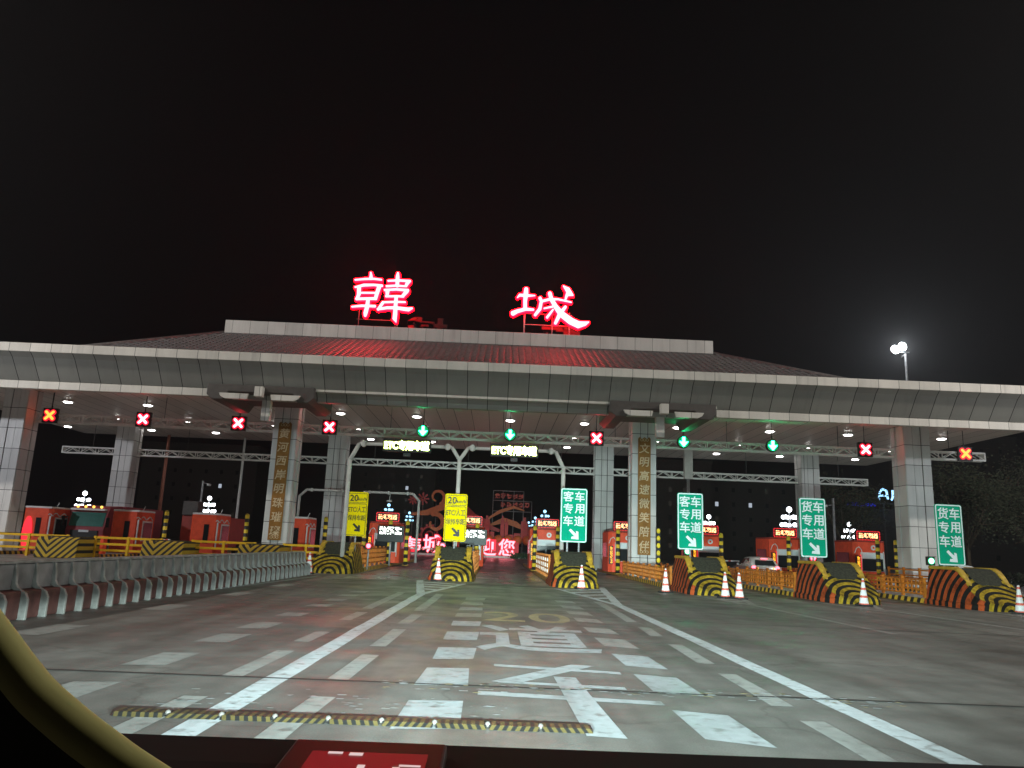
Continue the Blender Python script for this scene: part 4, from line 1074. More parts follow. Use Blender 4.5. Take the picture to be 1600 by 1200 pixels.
# ------------------------------------------------------------------ striped bollard posts
def bollard(label):
    t = thing('striped_post', label, 'bollard post', (0, 0, 0.2), 0, 'tall black and yellow striped posts')
    MB().tube((0, 0, 0), (0, 0, 2.5), 0.12, n=14).build('shaft', M['bollard'], t)
    MB().lathe([(0.12, 2.5), (0.09, 2.58), (0.02, 2.6)], n=14).lathe([(0.2, 0), (0.2, 0.03)], n=14).build('cap', M['noseyel'], t)
    return t
b0 = None
for x, y, lb in ((-19.3, 46, 'beside the exit booth right of the truck'), (-14.6, 46, 'just left of the left couplet column'), (-10.0, 46, 'left of the left yellow sign'), (-7.7, 46, 'hidden low behind the left yellow sign edge'), (-6.2, 46, 'in front of the booth behind the left yellow sign'),
                 (-5.2, 46, 'right of the booth behind the left yellow sign'), (-1.1, 46, 'just right of the right yellow sign'), (2.3, 46, 'at the left side of the booth beside the middle lane'), (3.65, 46, 'between that middle booth and the leftmost green sign'),
                 (7.2, 46, 'in front of the booth left of the right couplet column'), (13.3, 46, 'right of the second green sign'), (17.3, 46, 'just behind the silver car, before its booth'), (22.6, 46, 'in front of the rightmost booth'), (23.7, 46, 'right of the rightmost booth')):
    lb = 'black and yellow striped post ' + lb
    if b0 is None: b0 = bollard(lb); b0.location = (x, y, 0.2)
    else: dup(b0, lb, (x, y, 0.2))
t = thing('reflector_post', 'black post with bright yellow round reflectors at the foot of the right couplet column', 'bollard post', (8.63, 41.5, 0.1))
MB().box((0, 0, 1.35), (0.2, 0.2, 2.7)).build('shaft', M['black'], t)
r_ = MB()
for k in range(7): r_.ball((0, -0.1, 0.25+0.38*k), 0.1, 0, 12, 6, (1, 0.4, 1.35))
r_.build('reflectors', M['reflect_y'], t)

# lane warning lights right behind the noses
def lane_light(x, y, z, kind, label):
    t = thing('lane_light', label, 'traffic light', (x, y, 0.1), 0, '%s lane lights behind the crash noses' % kind); z -= 0.1
    MB().tube((0, 0.06, 0), (0, 0.06, z), 0.04).build('post', M['galv'], t)
    MB().box((0, 0.06, z), (0.3, 0.16, 0.34)).box((0, -0.06, z+0.17), (0.3, 0.14, 0.02)).build('housing', M['black'], t, bevel=0.015)
    MB().lathe([(0.11, -0.03), (0.08, -0.06), (0.02, -0.07)], (0, 0, z), 18, 0, 'y').build('lens', M['red_lamp' if kind == 'red' else 'green_lamp'], t)
    MB().lathe([(0.145, -0.024), (0.145, -0.03)], (0, 0, z), 18, 0, 'y').build('lens_rim', M['red_rim' if kind == 'red' else 'g_halo'], t)
lane_light(-6.43, 40, 1.27, 'red', 'red lane light right of the left yellow sign')
lane_light(-2.5, 37.2, 1.42, 'red', 'red lane light under the right yellow sign')
lane_light(8.35, 34.0, 1.62, 'green', 'green lane light under the second green sign')
lane_light(13.1, 32.2, 1.55, 'red', 'red lane light under the left truck sign')
lane_light(17.35, 31.0, 1.62, 'green', 'green lane light under the rightmost green sign')
# payment signs behind the yellow signs: lit white boards, and boom arms
def white_board(x, y, z, label):
    t = thing('lane_display', label, 'LED display', (x, y, 0.2), 0, 'white lit lane displays')
    MB().tube((0, 0.1, 0), (0, 0.1, z), 0.05).build('post', M['galv'], t)
    MB().box((0, 0, z), (1.5, 0.18, 0.9)).build('housing', M['black'], t, bevel=0.02)
    g = MB(); led_glyphs(g, (0, -0.1, z+0.18), 1.3, 0.42, 3, 0, 11); g.build('led_text', M['led_w'], t)
white_board(-5.95, 44.5, 1.75, 'dark lane display with glowing white characters left of the red lane light')
white_board(-1.25, 44.5, 1.75, 'dark lane display with glowing white characters right of the right yellow sign')
def boom(x, y, x1, label):
    t = thing('boom_barrier', label, 'boom barrier', (x, y, 0.2), 0, 'white boom barriers across the lanes')
    MB().box((0, 0, 0.5), (0.35, 0.45, 1.0)).build('cabinet', M['orange'], t, bevel=0.03)
    MB().box(((x1-x)/2, -0.25, 0.92), (x1-x, 0.05, 0.09)).build('arm', M['boomarm'], t)
M['boomarm'] = band_mat('white_boom_arm', 0, 0.9, (0.9, 0.12, 0.1), (1.0, 1.0, 1.0), duty=0.2)
boom(-6.3, 57, -2.9, 'white boom arm across the lane left of the right yellow sign')
boom(-22.3, 45, -18.4, 'white boom arm in front of the exit booth right of the truck')
boom(13.9, 56, 17.4, 'white boom arm beyond the silver car')

# small portal frames between the booths
def portal(x0, x1, label, y=52.8):
    t = thing('height_portal', label, 'portal frame', ((x0+x1)/2, y, 0)); h = (x1-x0)/2
    for s in (-1, 1): MB().path([(s*h, 0, 0.2), (s*h, 0, 4.3), (s*(h-0.45), 0, 4.75)], 0.085, 10).build('post', M['steel'], t)
    b = MB(); b.tube((-h+0.45, 0, 4.75), (h-0.45, 0, 4.75), 0.08)
    for k in range(3): b.box((-h+0.8+(2*h-1.6)*k/2, 0, 4.75), (0.12, 0.22, 0.22))
    b.box((0.1, 0, 4.45), (0.04, 0.04, 0.6)); b.box((0.1, -0.1, 4.2), (0.3, 0.3, 0.1))
    b.build('beam', M['steel'], t)
portal(-13.4, -9.7, 'small pale portal frame just right of the left couplet column')
portal(-9.5, -5.3, 'small pale portal frame right of the left yellow sign')
# slim tall posts and pipes
def slim(name, label, cat, x, y, h, r, mt, extra=None):
    t = thing(name, label, cat, (x, y, 0)); MB().tube((0, 0, 0), (0, 0, h), r*1.25, r, n=12).build('pole', M[mt], t)
    if extra: extra(t, h)
    return t
slim('flag_pole', 'slim red-lit pole rising behind the exit booth right of the truck', 'pole', -27.15, 63.2, 9.35, 0.11, 'redlitpole') if 'redlitpole' in M else None
M['redlitpole'] = mat('red_lit_pole_paint', (0.42, 0.16, 0.11), 0.5)  # red light on a white pole, put into its colour
slim('flag_pole', 'slim red-lit pole rising behind the exit booth right of the truck', 'pole', -27.15, 63.2, 9.35, 0.12, 'redlitpole')
slim('flag_pole', 'slim white pole rising left of the left couplet column', 'pole', -20.93, 63.2, 9.35, 0.09, 'white')
def cctv(t, h):
    MB().tube((0, 0, h-0.15), (0.5, -0.1, h-0.25), 0.03).build('bracket_arm', M['galv'], t)
    MB().box((0.55, -0.2, h-0.32), (0.16, 0.42, 0.16)).build('camera_head', M['white'], t, bevel=0.02)
slim('camera_pole', 'short grey camera pole between the two slim poles on the left', 'camera pole', -23.1, 61, 5.6, 0.075, 'galv', cctv)
def cctv2(t, h):
    MB().tube((0, 0, h-0.5), (-0.6, -0.1, h-0.6), 0.03).build('bracket_arm', M['galv'], t)
    MB().box((-0.75, -0.15, h-0.62), (0.4, 0.16, 0.16)).build('camera_head', M['white'], t, bevel=0.02)
slim('camera_pole', 'grey camera pole between the left truck sign and the rightmost booth', 'camera pole', 26.4, 60.5, 6.2, 0.09, 'galv', cctv2)
t = thing('antenna_post', 'grey boxed post hanging from the ceiling above the second green sign', 'post', (14.3, 57.8, 0))
MB().tube((0, 0, 0.2), (0, 0, 7.0), 0.12).build('pole', M['galv'], t); MB().box((0, 0, 8.18), (0.62, 0.4, 2.38)).build('boxed_head', M['steel'], t)

# ------------------------------------------------------------------ vehicles
def truck():
    t = thing('cargo_truck', 'dark red truck cab with green-lit windscreen waiting between two left exit booths', 'truck', (-26.1, 50.2, 0))
    pr = [(0, 0.55), (-0.05, 1.5), (0.05, 1.75), (0.32, 2.65), (0.55, 3.0), (2.2, 3.1), (2.2, 0.55)]
    MB().prism(pr, -1.22, 1.22, 'yz').build('cab', M['truckred'], t, bevel=0.06)
    ws = [(0.02, 1.72), (0.29, 2.6), (0.31, 2.6), (0.04, 1.72)]
    MB().prism([(u-0.02, v) for u, v in ws], -1.08, 1.08, 'yz').build('windscreen', M['greenlitglass'], t)
    v = MB().box((0, 0.16, 2.78), (2.2, 0.3, 0.12)).build('sun_visor', M['white'], t)
    mk_ = MB()
    for k in range(4): mk_.ball((-0.75+0.5*k, 0.22, 2.95), 0.09)
    mk_.build('marker_lamps', M['amber'], t)
    MB().box((0, -0.08, 1.15), (1.7, 0.08, 0.62)).box((0, -0.12, 1.28), (1.5, 0.04, 0.05)).box((0, -0.12, 1.05), (1.5, 0.04, 0.05)).build('grille', M['black'], t)
    MB().box((0, -0.14, 1.42), (0.62, 0.03, 0.14)).build('badge_panel', M['signwhite'], t)
    MB().box((0, -0.12, 0.55), (2.4, 0.3, 0.42)).build('bumper', M['orange_dk'], t, bevel=0.05)
    for s in (-1, 1):
        MB().box((s*0.88, -0.285, 0.62), (0.36, 0.05, 0.16)).build('headlight', M['signwhite'], t)
        MB().box((s*1.42, -0.1, 2.0), (0.16, 0.2, 0.62)).tube((s*1.2, 0.1, 2.3), (s*1.42, -0.05, 2.25), 0.03).build('wing_mirror', M['black'], t, bevel=0.03)
        for y in (0.95, 6.0, 7.3):
            w_ = MB(); w_.tube((s*0.95, y, 0.5), (s*1.22, y, 0.5), 0.5, n=20); wo_ = w_.build('wheel', M['rubber'], t)
            MB().tube((s*1.215, y, 0.5), (s*1.235, y, 0.5), 0.28, n=14).build('rim', M['galv'], wo_)
    MB().box((0, 5.4, 1.95), (2.45, 6.0, 2.3)).build('cargo_body', M['truckred'], t)
truck()
t = thing('cargo_trailer', 'dark red covered trailer seen behind the second exit booth', 'trailer', (-21.4, 60, 0))
MB().box((0, 0, 1.7), (2.4, 7.0, 2.2)).build('cargo_body', M['orange_dk'], t, bevel=0.05); MB().box((0, -3.6, 0.6), (2.3, 0.15, 0.3)).build('bumper', M['black'], t)
MB().box((-0.6, -3.2, 3.3), (1.1, 1.1, 1.0)).build('load_box', M['bracketdark'], t, bevel=0.05)
for s in (-1, 1):
    for y in (-2.4, 2.0): MB().tube((s*0.9, y, 0.45), (s*1.2, y, 0.45), 0.45, n=18).build('wheel', M['rubber'], t)

def car():
    t = thing('parked_car', 'silver white hatchback with lit red tail lamps waiting at a booth', 'car', (15.75, 45.5, 0), R(-3))
    # side profile (y from the rear, z), lofted across the width with tumblehome
    prof = [(0.05, 0.38), (0.0, 0.62), (0.06, 0.95), (0.42, 1.30), (0.85, 1.46), (1.7, 1.50), (2.3, 1.42), (3.0, 1.02), (3.9, 0.86), (4.25, 0.66), (4.3, 0.38)]
    vs = []; fs = []; n = len(prof)
    for x, sc in ((-0.90, 0), (-0.90, 1), (-0.80, 2), (0, 3), (0.80, 2), (0.90, 1), (0.90, 0)):
        for y, z in prof:
            if sc == 0: zz = min(z, 0.45); xx = x*0.97
            elif sc == 1: zz = min(z, 0.95); xx = x
            elif sc == 2: zz = z*0.985; xx = x*(0.98 if z < 1.0 else 0.80)
            else: zz = z+0.02; xx = 0
            vs.append((xx, y, zz))
    for i in range(6):
        for j in range(n-1): fs.append((i*n+j, i*n+j+1, (i+1)*n+j+1, (i+1)*n+j))
    fs.append(tuple(k*n for k in range(7))); fs.append(tuple(k*n+n-1 for k in range(6, -1, -1)))
    MB().add(vs, fs, 0, None, True).build('body', M['carpaint'], t)
    MB().quad([(-0.60, 0.10, 1.02), (0.60, 0.10, 1.02), (0.52, 0.38, 1.31), (-0.52, 0.38, 1.31)]).quad([(-0.60, 0.07, 1.02), (0.60, 0.07, 1.02), (0.52, 0.35, 1.31), (-0.52, 0.35, 1.31)]).build('rear_window', M['glass'], t, fix=False)
    for s in (-1, 1):
        MB().quad([(s*0.86, 0.65, 1.0), (s*0.86, 2.75, 1.0), (s*0.70, 2.15, 1.36), (s*0.68, 0.95, 1.40)]).build('side_window', M['glass'], t, fix=False)
        l_ = MB().ball((s*0.68, 0.06, 0.88), 0.13, 0, 12, 8, (1, 0.5, 0.85)).build('tail_lamp', M['tail'], t)
        MB().ball((s*0.46, 0.04, 0.86), 0.055).build('reversing_lamp', M['amber'], l_)
        for y in (0.85, 3.4):
            w_ = MB().tube((s*0.70, y, 0.33), (s*0.92, y, 0.33), 0.33, n=20).build('wheel', M['rubber'], t); MB().tube((s*0.915, y, 0.33), (s*0.93, y, 0.33), 0.2, n=12).build('rim', M['galv'], w_)
        MB().box((s*1.0, 2.5, 1.02), (0.16, 0.1, 0.13)).build('wing_mirror', M['carpaint'], t, bevel=0.02)
    MB().box((0, 0.36, 1.40), (0.36, 0.06, 0.05)).build('brake_lamp', M['tail'], t)
    MB().box((0, -0.01, 0.72), (0.46, 0.03, 0.13)).build('number_plate', M['signwhite'], t)
    MB().box((0, 0.02, 0.46), (1.6, 0.12, 0.16)).build('bumper', M['steel_dk'], t, bevel=0.03)
car()

# ------------------------------------------------------------------ far street lamps
def street_lamp(label, globe='globe', s=1.0, h=7.0):
    t = thing('street_lamp', label, 'street lamp', (0, 0, 0), 0, 'street lamps with clustered white globes')
    MB().tube((0, 0, 0), (0, 0, h), 0.13, 0.08, n=10).build('pole', M['galv'], t)
    a = MB(); g = MB()
    for z, r, n in ((h-2.0*s, 1.0*s, 5), (h-1.0*s, 0.8*s, 5)):
        for k in range(n):
            an = 2*math.pi*k/n + (0.3 if n == 6 else 0); p = (r*math.cos(an), r*math.sin(an), z)
            a.tube((0, 0, z-0.2*s), p, 0.035*s, n=6); g.ball((p[0], p[1], p[2]+0.2*s), 0.27*s)
    g.ball((0, 0, h+0.2*s), 0.36*s)
    a.build('arms', M['galv'], t); g.build('globes', M[globe], t)
    return t
s1 = street_lamp('street lamp with white globes above the truck', h=6.9); s1.location = (-65.8, 125, 0)
dup(s1, 'street lamp with white globes beyond the third exit booth', (-46.0, 125, 0)); dup(s1, 'street lamp half hidden by the rear column on the left', (-59.2, 125, 1.1))
dup(s1, 'street lamp with white globes left of the third green sign', (38.6, 102, 0.6)); dup(s1, 'street lamp with white globes right of the third green sign', (57.0, 125, 0)); dup(s1, 'street lamp half hidden by the second green sign', (34.2, 125, 0.3))
s2 = street_lamp('nearest pale blue avenue lamp on the right, above the booth beside the middle lane', 'bluelamp', 0.95, 8.8); s2.location = (10.2, 165, 0)
for x, y, lb in ((10.2, 205, 'second pale blue avenue lamp on the right'), (10.2, 246, 'third pale blue avenue lamp on the right'), (-22.9, 165, 'nearest pale blue avenue lamp on the left, above a booth LED board'), (-22.9, 205, 'second pale blue avenue lamp on the left'), (-22.9, 246, 'third pale blue avenue lamp on the left')):
    o = dup(s2, lb, (x, y, 0)); o['group'] = 'pale blue avenue lamps'
s2['group'] = 'pale blue avenue lamps'
t = thing('high_mast_lamp', 'tall mast with two blinding white flood lights above the canopy on the right', 'mast lamp', (49.0, 90, 0))
MB().tube((0, 0, 0), (0, 0, 26.4), 0.22, 0.12, n=14).build('mast', M['galv'], t)
MB().tube((-1.6, -0.2, 26.4), (0.5, 0.0, 26.6), 0.07).tube((-0.5, 0, 25.9), (0, 0, 26.4), 0.06).build('cross_arm', M['galv'], t)
for dx, dz in ((-1.35, 26.8), (-0.45, 27.2)):
    hd = MB().box((dx, 0.05, dz), (0.72, 0.45, 0.6)).build('flood_head', M['steel_dk'], t, bevel=0.05)
    MB().lathe([(0.50, -0.30), (0.40, -0.40), (0.15, -0.44)], (dx, 0.0, dz), 18, 0, 'y').build('lens', M['flood'], hd)

# ------------------------------------------------------------------ what lies beyond the gate
def welcome(ch, x, z, s, label):
    t = thing('welcome_letter', label, 'sign letter', (x, 100, z), 0, 'glowing red welcome letters beyond the gate')
    put(MB(), ch, (0, 0, 0), s, 0, 0.015, 0.1).build('letter_face', M['welcome'], t)
    put(MB(), ch, (0, 0.14, 0), s*1.02, 0, 0.045, 0.1).build('letter_halo_shell', M['x_halo'], t)
welcome('韩', -10.4, 1.3, 1.9, 'first glowing red welcome letter, 韩'); welcome('城', -8.1, 1.45, 2.3, 'second glowing red welcome letter, 城'); welcome('欢', -3.3, 1.3, 2.1, 'third glowing red welcome letter, 欢, behind the yellow sign')
welcome('迎', -0.95, 1.3, 2.2, 'fourth glowing red welcome letter, 迎'); welcome('您', 1.45, 1.35, 2.2, 'last glowing red welcome letter, 您')
t = thing('welcome_wall', 'low red lit wall behind the welcome letters', 'wall', (-3.6, 101, 0))
MB().box((3.0, 0, 1.0), (7.2, 0.5, 2.0)).build('panel', M['red_dim'], t); MB().box((0, -0.6, 0.12), (17.0, 1.0, 0.24)).build('plinth', M['white'], t)
t = thing('skyline_cutout', 'row of red city skyline shapes standing above the welcome letters', 'display', (0.5, 103, 2.2))
sk = MB(); xx = -4.2; rs = random.Random(5)
while xx < 4.2:
    w2, h2 = rs.uniform(0.35, 0.9), rs.uniform(0.5, 2.9); sk.box((xx+w2/2, rs.uniform(-.2, .2), h2/2), (w2, 0.5, h2))
    if h2 > 1.9: sk.box((xx+w2/2, 0, h2+0.25), (w2*0.4, 0.3, 0.5))
    xx += w2+0.06
sk.build('towers', M['ribbonred'], t)
pa = MB()
for k in range(7): pa.ball((-3.9+1.25*k, -0.4, 0.1), 0.62, 0, 12, 6)
pa.build('cloud_shapes', M['ribbon'], t)
# flower and ribbon sculpture
t = thing('ribbon_sculpture', 'orange scrolling ribbon sculpture with flowers beyond the left lane', 'sculpture', (-8.6, 110, 0))
def scroll(c, r, a0, a1, w0, w1, n=22, k=0.5):
    out = []
    for i in range(n+1):
        f = i/n; a = R(a0+(a1-a0)*f); rr = r*(1-k*f); out.append((c[0]+rr*math.cos(a), c[1]+rr*math.sin(a), w0+(w1-w0)*f))
    return out
MB().ribbon([(-3.4, 5.4, 0.3), (-1.2, 5.7, 0.8), (1.0, 6.6, 0.9), (3.2, 7.4, 0.5)], -0.2, 0.2).ribbon(scroll((0.1, 7.9), 1.1, -60, 250, 0.5, 0.25), -0.25, 0.15).ribbon(scroll((0.0, 4.3), 1.3, 110, -190, 0.7, 0.3), -0.3, 0.1).build('orange_scroll', M['ribbon'], t)
MB().ribbon([(3.4, 6.2, 0.6), (4.8, 5.2, 1.1), (6.6, 4.3, 0.9), (9.0, 3.6, 0.4)], -0.2, 0.2).ribbon([(4.0, 7.0, 0.3), (5.4, 5.4, 0.8), (7.6, 4.6, 0.5)], -0.45, -0.22).build('red_ribbon', M['ribbonred'], t)
fw = MB()
for (x, z, s) in ((-1.9, 7.6, 0.8), (-3.3, 7.4, 0.6)):
    for k in range(8):
        a = 2*math.pi*k/8; fw.ribbon([(x+0.15*math.cos(a), z+0.15*math.sin(a), 0.12), (x+s*math.cos(a), z+s*math.sin(a), 0.26)], -0.1-0.004*k, 0.05)
fw.build('flower', M['ribbonred'], t)
wh = MB(); wh.torus((-0.7, 0, 2.6), 1.15, 0.18, 28, 8); wh.torus((-0.7, 0, 2.6), 0.5, 0.12, 20, 8)
for k in range(10):
    a = 2*math.pi*k/10; wh.box((-0.7+1.4*math.cos(a), 0, 2.6+1.4*math.sin(a)), (0.3, 0.3, 0.3))
wh.build('cog_wheel', M['ribbonred'], t)
MB().tube((-3.3, 0.3, 0), (-3.3, 0.3, 7.4), 0.07).tube((-1.9, 0.3, 0), (-1.9, 0.3, 7.6), 0.07).tube((0, 0.3, 0), (0, 0.3, 7.0), 0.1).tube((4.5, 0.3, 0), (4.5, 0.3, 5.2), 0.08).tube((-.7, .3, 0), (-.7, .3, 2), .1).build('support_posts', M['steel_dk'], t)
t = thing('display_scaffold', 'thin scaffold frame with dim red lamps and orange ribbon beyond the middle lane', 'display', (2.0, 112, 0))
f = MB()
for x in (-2.6, -1.2, 0.4, 1.8, 3.0): f.tube((x, 0, 0), (x, 0, 9.3 if x < 2 else 7.9), 0.05, n=6)
for z in (4.6, 6.4, 7.9): f.tube((-2.6, 0, z), (3.0, 0, z), 0.05, n=6)
f.tube((-2.6, 0, 9.3), (1.8, 0, 9.3), 0.05, n=6)
f.build('frame', M['galv'], t)
MB().ribbon([(-3.6, 5.0, 0.2), (-1.6, 6.3, 0.5), (0.4, 7.0, 0.4), (1.9, 6.6, 0.2)], -0.3, -0.1).ribbon([(-3.0, 4.3, 0.3), (-1.0, 5.1, 0.8), (0.8, 4.6, 0.8), (2.0, 3.9, 0.3)], -0.34, -0.12).build('ribbon', M['ribbon'], t)
M['dimred'] = glow('dim_red_lamps', (0.5, 0.05, 0.03), 0.3, False)
for k in range(5):
    for q, (ux_, uz_) in enumerate(((-0.3, 8.55), (0.6, 7.35))):
        g = MB(); led_glyphs(g, (ux_-1.7+0.85*k, -0.2, uz_), 0.8, 0.7, 1, 0, 21+k+9*q); tag(g.build('dim_lamps', M['dimred'], t), kind='stuff')
hb = MB(); rs = random.Random(9)
for k in range(700):
    a = rs.uniform(0, 6.28); r = rs.random()**0.5; c = Vector((3.2+1.5*r*math.cos(a), 99+0.8*r*math.sin(a), rs.uniform(0.05, 0.7)))
    d = Vector((rs.uniform(-1, 1), rs.uniform(-1, 1), rs.uniform(-1, 1))).normalized(); e_ = d.orthogonal().normalized()*0.09
    hb.quad([c, c+e_+d*0.05, c+d*0.16, c-e_+d*0.05])
tag(hb.build('shrub', M['hedge'], fix=False), 'small green shrub at the right end of the welcome letters', 'shrub')

# far buildings
def building(x, y, wd, dp, ht, label, wins, rz=0):
    t = thing('far_building', label, 'building', (x, y, 0), rz)
    MB().box((0, 0, ht/2), (wd, dp, ht)).box((0, 0, ht+0.3), (wd+0.4, dp+0.4, 0.6)).build('wall', M['bld'], t)
    for (u, v, w2, h2, lit) in wins:
        o = MB().box((u, -dp/2-0.03, v), (w2, 0.08, h2)).build('window', M['bld'], t)
        MB().box((u, -dp/2-0.08, v), (w2*0.85, 0.04, h2*0.85)).build('pane', M['win_lit' if lit == 1 else 'win_dim' if lit == 2 else 'glass'], o)
rs = random.Random(3)
def wins(nx, nz, dx, dz, z0, p):
    return [((i-(nx-1)/2)*dx, z0+j*dz, 0.9, 1.2, 1 if rs.random() < p*0.18 else 2 if rs.random() < p else 0) for i in range(nx) for j in range(nz)]
building(62, 190, 26, 14, 19, 'dark block with a few lit windows between the second and third green signs', wins(6, 5, 4, 3.4, 3, 0.25))
building(118, 205, 34, 16, 34, 'tall dark block carrying the blue neon sign on the right', wins(6, 8, 5, 3.8, 4, 0.04))
building(41, 175, 12, 12, 21, 'narrow pale-windowed block beside the right couplet column', wins(3, 6, 3.2, 3.0, 3, 0.6))
building(-30, 230, 24, 16, 22, 'dark block with sparse windows beyond the left yellow sign', wins(5, 6, 4, 3.4, 3, 0.15))
building(-78, 210, 30, 16, 24, 'dark block beyond the slim poles on the left', wins(6, 6, 4, 3.6, 3, 0.05))
t = thing('blue_neon_sign', 'pale blue neon roof sign partly hidden by the plain right column', 'neon sign', (78.6, 152, 14.3))
nb = MB(); nb.path([(-3.1, 0, -1.0), (-2.9, 0, 0.5), (-2.3, 0, 1.2), (-1.5, 0, 0.9), (-1.3, 0, -0.8)], 0.2, 8).tube((-2.9, 0, -0.1), (-1.4, 0, -0.1), 0.18); put(nb, '用', (0.3, 0, 0), 2.2, 0, 0.03, 0.1); put(nb, '信', (2.9, 0, 0), 2.2, 0, 0.03, 0.1)
nb.build('neon_tubes', M['neon_blue'], t); MB().box((0, 0.4, -1.6), (8, 0.2, 0.2)).tube((-2, .4, -14.3), (-2, .4, -1.6), 0.15).tube((2.5, .4, -14.3), (2.5, .4, -1.6), 0.15).build('support_frame', M['steel_dk'], t)
t = thing('blue_roof_light', 'faint deep blue light strip on a roof below the blue neon', 'light strip', (71.0, 150, 12.0))
MB().box((0, 0, 0.15), (5.4, 0.5, 0.5)).build('strip', M['neon_deep'], t); MB().tube((0, 0.3, -12), (0, 0.3, 0), 0.2).build('support_post', M['steel_dk'], t)
building(95, 162, 46, 12, 11.2, 'low dark roof hall under the blue light strip', wins(7, 2, 6, 4, 3, 0.05))

# trees on the right
def tree(x, y, h, cr, label, seed, n=5200):
    rs = random.Random(seed)
    t = thing('roadside_tree', label, 'tree', (x, y, 0), 0, 'dark roadside trees on the right')
    tb = MB(); tb.tube((0, 0, 0), (0.1, 0, h*0.35), 0.17, 0.12, n=9)
    ends = []
    for k in range(8):
        a = rs.uniform(0, 6.28); p = Vector((cr*0.55*math.cos(a), cr*0.55*math.sin(a), h*rs.uniform(0.5, 0.85)))
        tb.tube((0.1, 0, h*rs.uniform(0.25, 0.35)), p, 0.07, 0.03, n=6); ends.append(p)
        for j in range(3):
            q = p + Vector((rs.uniform(-1, 1), rs.uniform(-1, 1), rs.uniform(0.1, 1)))*cr*0.4; tb.tube(p, q, 0.03, 0.012, n=5); ends.append(q)
    tb.build('trunk', M['bark'], t)
    lf = MB()
    for k in range(n):
        c = rs.choice(ends) + Vector((rs.gauss(0, 1), rs.gauss(0, 1), rs.gauss(0, 0.8)))*cr*0.22
        d = Vector((rs.uniform(-1, 1), rs.uniform(-1, 1), rs.uniform(-0.8, 0.5))).normalized(); e_ = d.orthogonal().normalized()*0.07
        lf.quad([c, c+e_+d*0.08, c+d*0.24, c-e_+d*0.08])
    lf.build('crown', M['leaf'], t, fix=False)
tree(36.5, 60, 9.0, 3.4, 'leafy dark tree just right of the rightmost green sign', 1)
tree(43.0, 62, 8.5, 3.6, 'dark tree behind the propped sapling at the right edge', 2)
tree(49.0, 70, 11.0, 4.4, 'tallest dark tree at the far right edge', 3)
tree(33.0, 74, 9.5, 3.6, 'dark tree glimpsed right of the plain column top', 4)
tree(37.4, 52, 5.6, 1.7, 'pale sapling held by white props at the right edge', 5, 1500)
t = thing('tree_prop', 'leaning white prop posts holding the sapling at the right edge', 'tree prop', (36.2, 51.0, 0))
MB().tube((0.6, 0, 0), (0.7, 0.5, 4.2), 0.06).build('upright_prop', M['white'], t); MB().tube((-1.2, 0, 0), (0.4, 0.5, 3.6), 0.045).build('leaning_prop', M['galv'], t)
t = thing('planter_box', 'low pale box beside the road behind the last crash nose', 'box', (30.4, 50.5, 0))
MB().box((0, 0, 0.6), (2.2, 1.2, 1.2)).build('body', M['galv'], t, bevel=0.05); MB().ball((0, 0, 1.2), 0.8, 0, 12, 6, (1, .6, .35)).build('cover', M['signwhite'], t)
vg = MB(); rs = random.Random(12)
for k in range(9000):
    x = rs.uniform(27, 75); y = 57+rs.random()*3; c = Vector((x, y, rs.random()*1.0*(0.7+0.3*math.sin(x))))
    d = Vector((rs.uniform(-1, 1), rs.uniform(-1, 1), rs.uniform(-.3, 1))).normalized(); e_ = d.orthogonal().normalized()*0.1
    vg.quad([c, c+e_+d*0.08, c+d*0.25, c-e_+d*0.08])
tag(vg.build('hedge', M['leaf'], fix=False), 'low dark hedge along the right edge of the plaza', 'hedge')

# ------------------------------------------------------------------ speed hump just ahead of the car
t = thing('speed_hump', 'black and yellow hatched rubber speed hump right in front of the car', 'speed hump', (-1.15, 7.18, 0))
s0 = None
for k in range(9):
    b = MB(); b.prism([(-0.15, 0.004), (-0.08, 0.03), (0.08, 0.03), (0.15, 0.004)], -0.22, 0.22, 'yz')
    if s0 is None: s0 = b.build('hump_segment', M['hump'], t, (-1.84, 0, 0), bevel=0.008)
    else:
        c = s0.copy(); C.objects.link(c); c.parent = t; c.location = (-1.84+0.46*k, 0, 0)
        if k % 2: c.scale = (-1, 1, 1)
for k in range(8): MB().ball((-1.61+0.46*k, -0.05, 0.028), 0.026).build('reflector_stud', M['bracketdark'], t)

# ------------------------------------------------------------------ the car we sit in
t = thing('car_interior', 'black dashboard and yellowish curved window trim of the car along the bottom edge', 'car', (0, 0, 0))
pr = [(0.95, 1.30), (0.93, 1.328), (0.90, 1.335), (0.80, 1.337), (0.60, 1.325), (0.50, 1.27), (0.48, 0.9), (0.95, 0.9)]
MB().prism(pr, -0.95, 0.95, 'yz').build('dashboard', M['dash'], t, bevel=0.008)
TP = [(-0.3657, 1.5724), (-0.3395, 1.5296), (-0.3211, 1.5052), (-0.3018, 1.485), (-0.2876, 1.4705), (-0.2739, 1.4577), (-0.2586, 1.4466), (-0.2436, 1.4366), (-0.2288, 1.4277), (-0.2142, 1.419), (-0.1856, 1.404), (-0.1614, 1.3916)]
def smooth(pts, k=6):
    out = []
    for i in range(len(pts)-1):
        p = [Vector(pts[max(0, min(len(pts)-1, i+q))]) for q in (-1, 0, 1, 2)]
        for j in range(k):
            u = j/k
            out.append(0.5*((2*p[1]) + (p[2]-p[0])*u + (2*p[0]-5*p[1]+4*p[2]-p[3])*u*u + (3*p[1]-p[0]-3*p[2]+p[3])*u**3))
    return [tuple(v) for v in out] + [pts[-1]]
TP = [(x, z-0.007) for x, z in TP]
tm = MB(); TS = smooth(TP); vs = []; K = 12
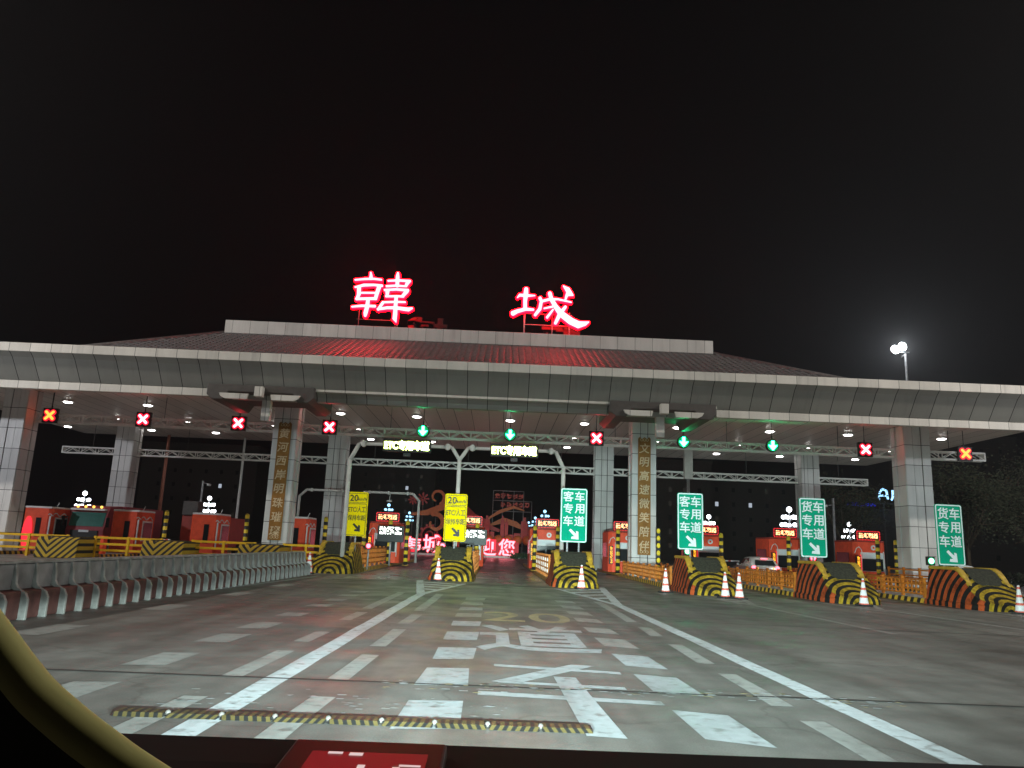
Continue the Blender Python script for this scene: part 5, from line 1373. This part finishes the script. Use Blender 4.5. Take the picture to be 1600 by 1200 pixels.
for i, p in enumerate(TS):
    d = (Vector(TS[min(i+1, len(TS)-1)])-Vector(TS[max(i-1, 0)])).normalized(); n_ = Vector((-d.y, d.x))
    for k in range(K):
        a = 2*math.pi*k/K; vs.append((p[0]+n_.x*0.012*math.cos(a), 0.5+0.012*math.sin(a), p[1]+n_.y*0.012*math.cos(a)))
tm.add(vs, [(i*K+k, i*K+(k+1) % K, (i+1)*K+(k+1) % K, (i+1)*K+k) for i in range(len(TS)-1) for k in range(K)], 0, None, True)
tm.build('window_trim', M['wheel'], t)
MB().prism([(x-0.004, z-0.006) for x, z in TP] + [(TP[-1][0], 1.2), (-0.6, 1.2), (-0.6, TP[0][1])], 0.51, 0.53, 'xz').build('door_panel', mat('dark_olive_trim', (0.05, 0.048, 0.035), 0.8), t)
cb_ = MB(); cb_.box((0, -1.3, 1.92), (1.7, 2.4, 0.06)); cb_.box((0, -2.5, 1.1), (1.7, 0.06, 1.7)); cb_.box((0.85, -1.3, 1.1), (0.06, 2.4, 1.7)); cb_.box((-0.85, -1.9, 1.1), (0.06, 1.2, 1.7)); cb_.box((0, -1.3, 0.3), (1.7, 2.4, 0.06))
cb_.build('cabin_shell', M['dash'], t)  # unseen cabin round the camera, keeps mast light off the dashboard
t = thing('speed_display', 'small red lit speed display box with pale digits on the dashboard', 'display', (-0.122, 0.78, 1.334), R(0))
T0 = Matrix.Rotation(R(0), 4, 'X')
MB().prism([(-0.10, 0.0), (-0.10, 0.006), (0.055, 0.018), (0.07, 0.0)], -0.070, 0.082, 'yz').build('housing', mat('dark_brown_plastic', (0.03, 0.008, 0.005), 0.5), t, bevel=0.004)
def onface(x, y, dz=0.0008): return (x, y, 0.006+(y+0.10)*0.0774+dz)
MB().quad([onface(-0.045, -0.095), onface(0.066, -0.095), onface(0.066, 0.02), onface(-0.045, 0.02)]).build('red_screen', M['hud_red'], t, fix=False)
dg = MB()
for x, y, w2, l2 in ((0.008, -0.042, 0.007, 0.014), (0.008, -0.022, 0.007, 0.014), (0.040, -0.042, 0.007, 0.016), (0.040, -0.024, 0.007, 0.012), (0.052, -0.014, 0.020, 0.005), (-0.022, 0.014, 0.014, 0.006), (-0.002, 0.012, 0.013, 0.008)):
    dg.quad([onface(x-w2/2, y-l2/2, .0016), onface(x+w2/2, y-l2/2, .0016), onface(x+w2/2, y+l2/2, .0016), onface(x-w2/2, y+l2/2, .0016)])
dg.build('digits', M['hud_digit'], t, fix=False)

# ------------------------------------------------------------------ night air
hz = MB().box((0, 130, 19), (420, 460, 42)).build('haze', None if False else M['dark'])
hm = bpy.data.materials.new('thin_night_haze'); hm.use_nodes = True; hn = hm.node_tree; hn.nodes.clear()
ho = hn.nodes.new('ShaderNodeOutputMaterial'); hv = hn.nodes.new('ShaderNodeVolumePrincipled')
hv.inputs['Density'].default_value = 0.00038; hv.inputs['Color'].default_value = (0.85, 0.87, 0.9, 1); hv.inputs['Anisotropy'].default_value = 0.5
hn.links.new(hv.outputs[0], ho.inputs['Volume'])
hz.data.materials.clear(); hz.data.materials.append(hm); hz['kind'] = 'stuff'
